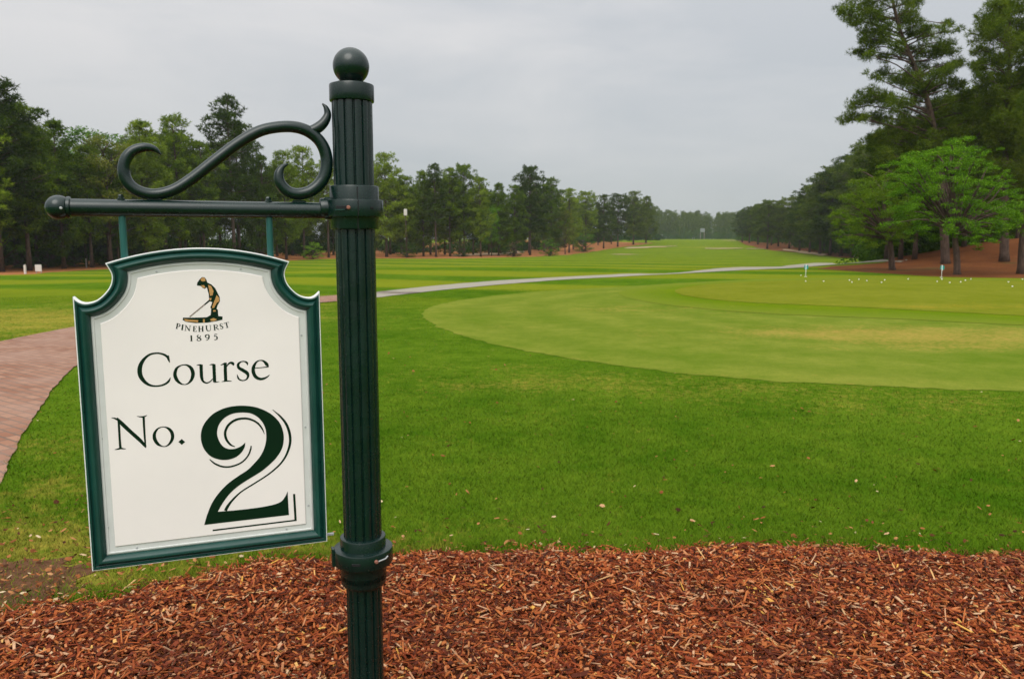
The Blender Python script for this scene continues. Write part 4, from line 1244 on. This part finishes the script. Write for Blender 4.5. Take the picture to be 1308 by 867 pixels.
# C
stroke(mb, p1, [(650, 240, 48), (585, 192, 40), (500, 163, 32), (410, 160, 32), (310, 183, 36), (220, 250, 48), (155, 340, 64), (122, 450, 76), (135, 570, 76), (190, 660, 64), (260, 722, 50), (340, 756, 38), (430, 765, 30), (530, 750, 32), (610, 715, 38), (660, 670, 36), (690, 605, 8)])
poly(mb, p1, [(622, 205), (662, 196), (674, 260), (682, 330), (664, 326), (628, 268)])
stroke(mb, p1, [(940, 372, 18), (1015, 388, 38), (1078, 445, 60), (1105, 545, 64), (1075, 650, 50), (1010, 718, 26), (940, 735, 16), (865, 708, 38), (800, 640, 60), (772, 545, 60), (800, 445, 46), (865, 392, 24)], True)
# u
stroke(mb, p2, [(-46, 368, 56), (-42, 500, 56), (-35, 600, 54), (-8, 675, 38), (55, 706, 26), (120, 682, 20), (170, 630, 12)])
stroke(mb, p2, [(-128, 380, 8), (-90, 374, 20), (-40, 372, 24)])
stroke(mb, p2, [(190, 360, 56), (196, 500, 56), (205, 690, 56)]); stroke(mb, p2, [(112, 374, 8), (150, 366, 20), (195, 362, 22)]); stroke(mb, p2, [(190, 694, 16), (240, 690, 14), (290, 680, 8)])
# r
stroke(mb, p2, [(400, 332, 54), (402, 500, 56), (410, 672, 56)]); stroke(mb, p2, [(312, 380, 8), (360, 362, 24), (405, 338, 24)]); stroke(mb, p2, [(335, 682, 8), (400, 672, 22), (450, 670, 20), (520, 674, 8)])
stroke(mb, p2, [(425, 410, 12), (458, 358, 26), (500, 335, 38), (535, 345, 52), (548, 368, 40), (545, 385, 12)])
# s
stroke(mb, p2, [(812, 382, 8), (800, 335, 36), (750, 310, 20), (690, 318, 24), (640, 362, 42), (650, 425, 52), (725, 472, 60), (798, 520, 60), (822, 575, 44), (795, 635, 28), (730, 662, 20), (665, 645, 28), (635, 605, 28), (620, 550, 8)])
# e
stroke(mb, p2, [(940, 430, 14), (1060, 424, 14), (1200, 408, 18)])
stroke(mb, p2, [(1200, 408, 14), (1165, 362, 58), (1110, 305, 34), (1045, 290, 18), (975, 322, 30), (925, 405, 54), (918, 500, 60), (960, 590, 60), (1040, 632, 48), (1120, 622, 38), (1180, 590, 22), (1218, 556, 6)])
child(mb, 'lettering', M_ink, False, sg)
mb = MB()
# N
stroke(mb, p3, [(142, 190, 30), (150, 330, 32), (160, 500, 32), (172, 650, 34)]); stroke(mb, p3, [(30, 165, 6), (75, 172, 20), (120, 190, 34)])
stroke(mb, p3, [(112, 172, 34), (200, 262, 56), (330, 385, 56), (480, 520, 54), (572, 622, 34)]); stroke(mb, p3, [(538, 150, 34), (545, 300, 32), (558, 500, 28), (572, 640, 14)])
stroke(mb, p3, [(430, 140, 6), (490, 150, 20), (540, 148, 24), (592, 126, 8)]); stroke(mb, p3, [(82, 668, 8), (130, 660, 20), (172, 648, 30), (215, 654, 18), (258, 656, 8)])
stroke(mb, p3, [(860, 310, 14), (930, 335, 36), (983, 395, 48), (995, 480, 46), (960, 560, 36), (905, 608, 20), (845, 618, 14), (765, 580, 42), (714, 500, 50), (710, 420, 44), (748, 352, 28), (800, 318, 16)], True)
poly(mb, p3, [(1140, 500), (1194, 545), (1142, 592), (1088, 545)])
child(mb, 'lettering', M_ink, False, sg)
# the big numeral
mb = MB(); y5 = 818.5
segs = [[(610, 530), (600, 590), (555, 660), (480, 715), (380, 742), (280, 735), (180, 695), (105, 612), (66, 500), (72, 375), (125, 268), (220, 172), (350, 108), (480, 80), (610, 77), (740, 95), (860, 140), (960, 205), (1035, 290), (1075, 395), (1083, 500), (1060, 605), (1000, 705), (925, 785), (830, 866), (760, 95 + y5), (640, 168 + y5), (520, 248 + y5), (420, 338 + y5), (335, 450 + y5), (272, 560 + y5)],
        [(272, 560 + y5), (500, 541 + y5), (750, 512 + y5), (950, 475 + y5), (1050, 435 + y5), (1100, 375 + y5), (1130, 310 + y5)],
        [(1130, 310 + y5), (1147, 600 + y5)], [(1147, 600 + y5), (105, 722 + y5)],
        [(105, 722 + y5), (140, 600 + y5), (200, 455 + y5), (285, 330 + y5), (400, 212 + y5), (530, 118 + y5), (637, 866), (720, 785), (795, 695), (848, 585), (868, 470), (858, 362), (820, 280), (760, 215), (680, 172), (580, 160), (460, 173), (360, 222), (290, 303), (263, 400), (280, 490), (330, 570), (400, 607), (480, 605), (555, 575), (610, 530)]]
loop = []
for sgm in segs:
    c = catmull(np.array(sgm, float), 5) if len(sgm) > 2 else np.array(sgm, float)
    loop += list(c[:-1])
poly(mb, p4, loop)
stroke(mb, p4, [(482, 580, 8), (425, 552, 22), (375, 485, 28), (363, 400, 28), (400, 318, 28), (475, 258, 28), (565, 234, 26), (660, 240, 24), (755, 285, 22), (815, 355, 18), (846, 425, 4)])
stroke(mb, p4, [(172, 736, 10), (240, 790, 20), (340, 826, 20), (450, 820, 20), (565, 772, 18), (640, 695, 18), (673, 620, 18), (682, 570, 14)])
stroke(mb, p4, [(946, 126, 6), (1040, 208, 22), (1112, 300, 30), (1155, 420, 32), (1160, 540, 30), (1120, 670, 26), (1055, 775, 22), (960, 868, 20), (860, 125 + y5, 18), (720, 214 + y5, 18), (560, 315 + y5, 18), (450, 420 + y5, 26), (390, 500 + y5, 34), (366, 548 + y5, 36)])
stroke(mb, p4, [(1210, 342 + y5, 26), (1229, 674 + y5, 26)]); stroke(mb, p4, [(1238, 664 + y5, 18), (208, 790 + y5, 18)])
child(mb, 'large_numeral', M_ink, False, sg)

# small lettering, a little roman alphabet in a unit box
p6 = Pen(220, 400, 16.35)
th, tn = .26, .10
GL = {
 'P': [[(.22, 0, th), (.22, 1, th)], [(0, .0, .06), (.5, .0, .06)], [(0, 1, .06), (.4, 1, .06)], [(.25, .98, tn), (.6, .98, tn), (.88, .82, .2), (.85, .58, .2), (.55, .47, tn), (.3, .47, tn)]],
 'I': [[(.5, 0, .3), (.5, 1, .3)], [(.1, 0, .06), (.9, 0, .06)], [(.1, 1, .06), (.9, 1, .06)]],
 'N': [[(.14, 0, tn), (.14, .95, tn)], [(.12, .97, .18), (.86, .05, .26)], [(.88, .0, tn), (.88, 1, tn)], [(-.05, 0, .06), (.3, 0, .06)], [(.7, 1, .06), (1.05, 1, .06)], [(-.1, 1, .06), (.2, 1, .06)]],
 'E': [[(.25, 0, th), (.25, 1, th)], [(.05, .03, .08), (.95, .03, .08)], [(.05, .97, .08), (.9, .97, .08)], [(.25, .52, .08), (.7, .52, .08)], [(.93, .0, .08), (.97, .22, .06)], [(.88, 1, .08), (.9, .8, .06)], [(.7, .62, .06), (.7, .42, .06)]],
 'H': [[(.18, 0, th), (.18, 1, th)], [(.82, 0, th), (.82, 1, th)], [(.18, .5, .08), (.82, .5, .08)], [(0, 0, .06), (.38, 0, .06)], [(.62, 0, .06), (1, 0, .06)], [(0, 1, .06), (.38, 1, .06)], [(.62, 1, .06), (1, 1, .06)]],
 'U': [[(.18, 1, th), (.18, .35, th), (.3, .08, .2), (.55, .0, tn), (.78, .1, tn), (.86, .35, tn), (.86, 1, tn)], [(0, 1, .06), (.38, 1, .06)], [(.7, 1, .06), (1.02, 1, .06)]],
 'R': [[(.2, 0, th), (.2, 1, th)], [(0, .0, .06), (.42, .0, .06)], [(0, 1, .06), (.4, 1, .06)], [(.25, .98, tn), (.55, .98, tn), (.76, .82, .2), (.72, .6, .2), (.45, .5, tn), (.3, .5, tn)], [(.45, .5, .16), (.72, .22, .2), (1.02, .0, .1)]],
 'S': [[(.85, .78, .08), (.78, .93, .1), (.5, 1, .1), (.22, .88, .18), (.25, .65, .24), (.7, .42, .24), (.8, .2, .2), (.55, .02, .1), (.25, .05, .1), (.12, .25, .08)]],
 'T': [[(.5, 0, th), (.5, 1, th)], [(.02, .96, .08), (.98, .96, .08)], [(.03, 1, .06), (.05, .78, .06)], [(.97, 1, .06), (.95, .78, .06)], [(.28, 0, .06), (.72, 0, .06)]],
 '1': [[(.5, 0, .3), (.5, 1, .3)], [(.25, .86, .06), (.5, .98, .12)], [(.2, 0, .08), (.8, 0, .08)]],
 '8': [[(.5, 1, .1), (.25, .93, .18), (.2, .75, .2), (.45, .55, .26), (.8, .35, .26), (.82, .14, .2), (.5, 0, .1), (.18, .12, .18), (.16, .32, .12), (.45, .52, .12), (.78, .72, .12), (.76, .92, .14)]],
 '9': [[(.5, 1, .12), (.2, .88, .24), (.16, .66, .24), (.3, .46, .14), (.5, .42, .1), (.74, .5, .12), (.84, .72, .26), (.74, .94, .2), (.5, 1, .12)], [(.84, .72, .26), (.8, .4, .26), (.6, .15, .16), (.2, .0, .08)]],
 '5': [[(.28, .97, .12), (.85, .97, .16)], [(.27, 1, .08), (.2, .6, .08)], [(.2, .6, .1), (.45, .66, .14), (.78, .5, .26), (.78, .2, .26), (.5, .02, .12), (.18, .06, .14)]]}
mb = MB()
def glyph(ch, x0, y0, w, h, ang):
    ca, sa = math.cos(ang), math.sin(ang)
    for st in GL[ch]:
        P = []
        for (x, y, wd) in st:
            a, b = x * w, y * h
            P.append((x0 + a * ca + b * sa, y0 + a * sa * -1 * -1 * 1 - b * ca if False else y0 + a * sa - b * ca, wd * h * .82))
        stroke(mb, p6, P, rigid=len(P) < 3, k=4)
for ch, x, y, w, a in (('P', 72, 318, 84, .20), ('I', 182, 345, 46, .15), ('N', 258, 360, 118, .10), ('E', 428, 380, 84, .04), ('H', 545, 383, 112, -.02), ('U', 700, 372, 120, -.07), ('R', 868, 356, 110, -.13), ('S', 1000, 335, 78, -.18), ('T', 1102, 312, 104, -.24)):
    glyph(ch, x, y, w, 112, a)
for ch, x, y, w in (('1', 362, 583, 80), ('8', 505, 578, 112), ('9', 682, 566, 108), ('5', 862, 556, 96)): glyph(ch, x, y, w, 118, -.05)
child(mb, 'small_lettering', M_ink, False, sg)
# emblem
p7 = Pen(225, 345, 12.38)
mb = MB()
poly(mb, p7, [(328, 242), (333, 200), (368, 150), (410, 110), (452, 115), (480, 155), (492, 195), (560, 228), (620, 288), (650, 350), (690, 430), (692, 490), (655, 560), (640, 610), (660, 630), (668, 725), (735, 733), (732, 785), (640, 805), (500, 830), (300, 836), (150, 815), (103, 787), (108, 750), (300, 750), (480, 745), (545, 710), (555, 612), (540, 590), (572, 508), (535, 492), (455, 555), (440, 540), (520, 468), (515, 380), (490, 290), (482, 272), (452, 296), (418, 280), (388, 252)], z=.0002)
em = child(mb, 'emblem', M_ink, False, sg)
mb = MB()
for pl in ([(385, 152), (412, 116), (452, 124), (466, 170), (425, 180), (400, 172)], [(392, 240), (440, 238), (462, 268), (445, 285), (415, 270)], [(506, 232), (556, 252), (590, 330), (575, 400), (535, 405), (522, 320)],
           [(640, 392), (680, 438), (682, 490), (640, 520), (600, 598), (566, 600), (580, 548), (612, 468)], [(122, 772), (230, 785), (350, 790), (345, 822), (150, 808)], [(425, 775), (452, 773), (452, 828), (425, 828)],
           [(536, 778), (590, 755), (648, 778), (600, 806), (550, 802)], [(585, 632), (625, 630), (625, 655), (585, 658)], [(520, 440), (560, 440), (550, 480), (528, 470)]):
    poly(mb, p7, pl, z=.0004)
child(mb, 'emblem_tan', M_tan, False, sg).parent = em
mb = MB(); stroke(mb, p7, [(447, 545, 16), (213, 738, 15)], rigid=True, z=.0005); child(mb, 'emblem_club', M_grey, False, sg).parent = em

# ------------------------------------------------------------------ small things
def ground_pt(px, py): return at(px, py)
def practice_flag(px, by, ty, label):
    p = at(px, by); h = z_at(ty, p[1]) - p[2]
    o = empty('practice_flag', p); tag(o, label, 'flag', 'practice green flags')
    mb = MB(); tube(mb, [[0, 0, -.02], [0, 0, h]], .012, 8); mb.build('pole', M_white, o, True)
    # small folded cloth
    mb = MB(); V = []; n = 7
    for i in range(n):
        t = i / (n - 1)
        for z in (h - .01, h - .01 - .18 * (1 - .1 * t)): V += [[-.07 + t * .16, .02 * math.sin(t * 6), z - .02 * t], [-.07 + t * .16, .02 * math.sin(t * 6) + .004, z - .02 * t]]
    Fq = []
    for i in range(n - 1):
        a, b = i * 4, i * 4 + 4
        Fq += [[a, a + 2, b + 2, b], [a + 1, b + 1, b + 3, a + 3], [a, b, b + 1, a + 1], [a + 2, a + 3, b + 3, b + 2]]
    Fq += [[0, 1, 3, 2], [(n - 1) * 4, (n - 1) * 4 + 2, (n - 1) * 4 + 3, (n - 1) * 4 + 1]]
    mb.add(V, [Fq]); mb.build('flag', M_teal, o)
    mb = MB(); lathe(mb, [(.054, .002), (.054, .018), (.045, .018), (.045, .002)], (0, 0, 0), 16); mb.build('cup_rim', M_white, o)
practice_flag(1029, 353.5, 338, 'teal practice flag at the left end of the practice green')
practice_flag(1202.5, 354.5, 338.5, 'teal practice flag in front of the straw mound by the leafy tree trunk')
mb = MB(); r_ = .0214; lathe(mb, [(r_ * math.sin(t), r_ - r_ * math.cos(t)) for t in np.linspace(.001, 3.1406, 10)], (0, 0, 0), 12); ballm = mb.mesh('golf_ball', M_white, True)
balls = [(1023, 353), (1029, 360.5), (1052, 360.5), (1085, 359.3), (1088, 361.8), (1097, 358.2), (1107, 360), (1126, 362), (1130, 359), (1160, 357.8), (1197, 361), (1203, 358), (1213, 362.5), (1227, 361.6), (1233, 359.5), (1240, 357.8), (1288, 361.5), (1293, 367.5), (1306, 358)]
for i, (x, y) in enumerate(sorted(balls)):
    o = link('golf_ball', ballm); p = at(x, y); o.location = (p[0], p[1], p[2] + .014 * (1 + p.length / 60)); o.scale = (1, 1, 1)
    tag(o, 'white golf ball on the practice green, %s ball from the left' % ordn(i), 'golf ball', 'golf balls on the practice green')

# things under the left trees
p = at(49.5, 349); o = empty('marker_board', p); tag(o, 'small pale board standing right of the first tall trunk at left', 'sign')
mb = MB(); box(mb, (0, 0, .42), (.50, .05, .55), (1, .1, 0), .01); mb.build('board', M_board, o)
for s in (-.2, .2):
    mb = MB(); box(mb, (s, .02, .08), (.05, .05, .22)); mb.build('leg', M_post, o)
p = at(32.5, 350); o = empty('wooden_post', p); tag(o, 'thin pale wooden post left of the first tall trunk at left', 'post')
mb = MB(); box(mb, (0, 0, .33), (.14, .14, .70), (1, 0, 0), .012); mb.build('shaft', M_board, o)
mb = MB(); lathe(mb, [(.085, .68), (.085, .70), (0, .76)], (0, 0, 0), 4); mb.build('cap', M_post, o)
p = at(110.5, 342); o = empty('wooden_post', p); tag(o, 'thin dark wooden stake left of the leaning trunk beside the sign shoulder', 'post')
mb = MB(); box(mb, (0, 0, .45), (.10, .10, .95), (1, 0, 0), .01); mb.build('shaft', M_post, o)
mb = MB(); lathe(mb, [(.06, .92), (.06, .94), (0, .98)], (0, 0, 0), 4); mb.build('cap', M_board, o)
def pole_box():  # pale box of unidentified purpose on a dark pole
    p = at(519, 329.5); h = z_at(268, p[1]) - p[2]
    o = empty('box_pole', p); tag(o, 'pale box on a dark pole between the pines right of the green post', 'pole speaker')
    mb = MB(); tube(mb, [[0, 0, 0], [0, 0, h]], .05, 8); mb.build('pole', M_bark, o, True)
    mb = MB(); box(mb, (0, -.12, h - .4), (.5, .4, 1.0), (1, .2, 0), .06); mb.build('housing', M_board, o)
pole_box()
p = at(576, 329) * 1.75; p[2] = float(height(p[0], p[1])) + .02; o = empty('parked_cart', p); tag(o, 'small white golf cart parked among the trees left of the dirt lane', 'golf cart')
s = .75
mb = MB(); box(mb, (0, 0, .55), (2.2, 1.1, .45), (1, 0, 0), .12); mb.build('body', M_board, o)
mb = MB(); box(mb, (0, 0, 1.75), (1.7, 1.1, .07), (1, 0, 0), .03); mb.build('roof', M_board, o)
for sx in (-.7, .7):
    for sy in (-.48, .48):
        mb = MB(); tube(mb, [[sx, sy, .7], [sx * .95, sy, 1.74]], .025, 6); mb.build('roof_post', M_post, o)
        mb = MB(); lathe(mb, [(.08, -.07), (.22, -.07), (.24, -.04), (.24, .04), (.22, .07), (.08, .07)], (sx, sy * 1.1, .24), 18, (0, 1, 0)); mb.build('wheel', M_hole, o, True)
mb = MB(); box(mb, (.1, 0, .86), (.6, 1.0, .16), (1, 0, 0), .05); box(mb, (.42, 0, 1.1), (.12, 1.0, .45), (1, 0, 0), .04); mb.build('seat', M_post, o)
d = ray(897, 306); Y = 455; o = empty('score_hoarding', (d[0] / d[1] * Y, Y, float(height(d[0] / d[1] * Y, Y)))); tag(o, 'faint pale board in front of the far hazy tree line', 'board')
h = z_at(291.5, Y) - o.location[2]
mb = MB(); box(mb, (0, 0, h - 1.2), (2.6, .2, 2.2), (1, 0, 0), .03); mb.build('board', M_greyb, o)
for sx in (-1.1, 1.1):
    mb = MB(); tube(mb, [[sx, .2, -.1], [sx, .2, h - 1.4]], .12, 8); mb.build('leg', M_post, o)

# ------------------------------------------------------------------ air
xs = [o.location for o in scene.objects]
def haze():
    mb = MB(); x0, x1, y0, y1, z0, z1 = -560, 560, -560, 790, -4.0, 34.0
    V = [[x, y, z] for z in (z0, z1) for x, y in ((x0, y0), (x1, y0), (x1, y1), (x0, y1))]
    mb.add(V, [[[0, 3, 2, 1], [4, 5, 6, 7], [0, 1, 5, 4], [1, 2, 6, 5], [2, 3, 7, 6], [3, 0, 4, 7]]])
    m, t = new_mat('haze_air'); pv = t.n('ShaderNodeVolumePrincipled')
    pv.inputs['Color'].default_value = (.80, .86, .93, 1); pv.inputs['Density'].default_value = .00018
    o = t.n('ShaderNodeOutputMaterial'); t.l(pv.outputs[0], o.inputs['Volume'])
    tag(mb.build('haze', m), kind='stuff')
haze()

# ------------------------------------------------------------------ light
SUN_EL, SUN_AZ = math.radians(50), math.radians(193)     # azimuth clockwise from +Y: behind the camera, a little left
world = bpy.data.worlds.new('World'); scene.world = world; world.use_nodes = True
nt = world.node_tree; nt.nodes.clear()
class WT(NT):
    def __init__(s, tree): s.nt = tree
t = WT(nt)
sky = t.n('ShaderNodeTexSky'); sky.sky_type = 'NISHITA'; sky.sun_disc = False; sky.sun_elevation = SUN_EL; sky.sun_rotation = SUN_AZ
co = t.n('ShaderNodeTexCoord').outputs['Generated']
mp = t.n('ShaderNodeMapping'); mp.inputs['Scale'].default_value = (1, 1, 3.4); mp.inputs['Location'].default_value = (.4, .2, .0); t.l(co, mp.inputs[0])
sx = t.n('ShaderNodeSeparateXYZ'); t.l(co, sx.inputs[0]); zz = t.math('MAXIMUM', sx.outputs[2], 0.)
n1 = t.noise(mp.outputs[0], 1.6, 5, .5, .3); n2 = t.noise(mp.outputs[0], 4.2, 6, .55, .4)
cl = t.math('ADD', t.math('MULTIPLY', n1, .65), t.math('MULTIPLY', n2, .35))
horizon = (.47, .50, .54); 
c1 = t.mix(t.maprange(zz, 0.0, .30), (.385, .415, .435), (.585, .60, .62))
c2 = t.mix(t.maprange(zz, 0.0, .30), (.425, .445, .46), (.80, .775, .76))
cc = t.mix(t.maprange(cl, .40, .62), c1, c2)
lum = t.maprange(zz, .28, 1.0, 1.0, 2.1)
vm = t.n('ShaderNodeVectorMath', operation='SCALE'); t.l(cc, vm.inputs[0]); 
# thin cloud is brighter towards the veiled sun, behind the camera
dt = t.n('ShaderNodeVectorMath', operation='DOT_PRODUCT'); t.l(co, dt.inputs[0])
dt.inputs[1].default_value = (math.sin(SUN_AZ) * math.cos(SUN_EL), math.cos(SUN_AZ) * math.cos(SUN_EL), math.sin(SUN_EL))
glow = t.math('ADD', 1.0, t.math('MULTIPLY', t.math('POWER', t.math('MAXIMUM', dt.outputs['Value'], 0.), 2.), 1.1))
t.l(t.math('MULTIPLY', t.math('MULTIPLY', lum, glow), 10.), vm.inputs[3])
fin = t.mix(.90, sky.outputs[0], vm.outputs[0])
bg = t.n('ShaderNodeBackground'); bg.inputs[1].default_value = .1; t.l(fin, bg.inputs[0])
wo = t.n('ShaderNodeOutputWorld'); t.l(bg.outputs[0], wo.inputs[0])

sl = bpy.data.lights.new('sun', 'SUN'); sl.energy = 1.5; sl.angle = math.radians(40); sl.color = (1, .96, .90)
so = bpy.data.objects.new('sun', sl); COL.objects.link(so)
dv = Vector((math.sin(SUN_AZ) * math.cos(SUN_EL), math.cos(SUN_AZ) * math.cos(SUN_EL), math.sin(SUN_EL)))
so.rotation_euler = dv.to_track_quat('Z', 'Y').to_euler(); so.location = dv * 50

# ------------------------------------------------------------------ camera
cd = bpy.data.cameras.new('camera'); cam = bpy.data.objects.new('camera', cd); COL.objects.link(cam)
cam.location = (0, 0, CAMH); cam.rotation_euler = (math.pi / 2 - PITCH, 0, 0)
cd.sensor_width = 36; cd.lens = 36 * F / W0; cd.clip_start = .05; cd.clip_end = 5000
cd.dof.use_dof = True; cd.dof.focus_distance = 1.95; cd.dof.aperture_fstop = 11
scene.camera = cam
scene.view_settings.view_transform = 'Standard'; scene.view_settings.look = 'None'
scene.view_settings.exposure = .14; scene.view_settings.gamma = 1; scene.view_settings.use_curve_mapping = False
scene.cycles.use_denoising = True
scene.cycles.max_bounces = 6; scene.cycles.diffuse_bounces = 3; scene.cycles.glossy_bounces = 3; scene.cycles.transmission_bounces = 3
scene.cycles.volume_bounces = 1; scene.cycles.transparent_max_bounces = 4
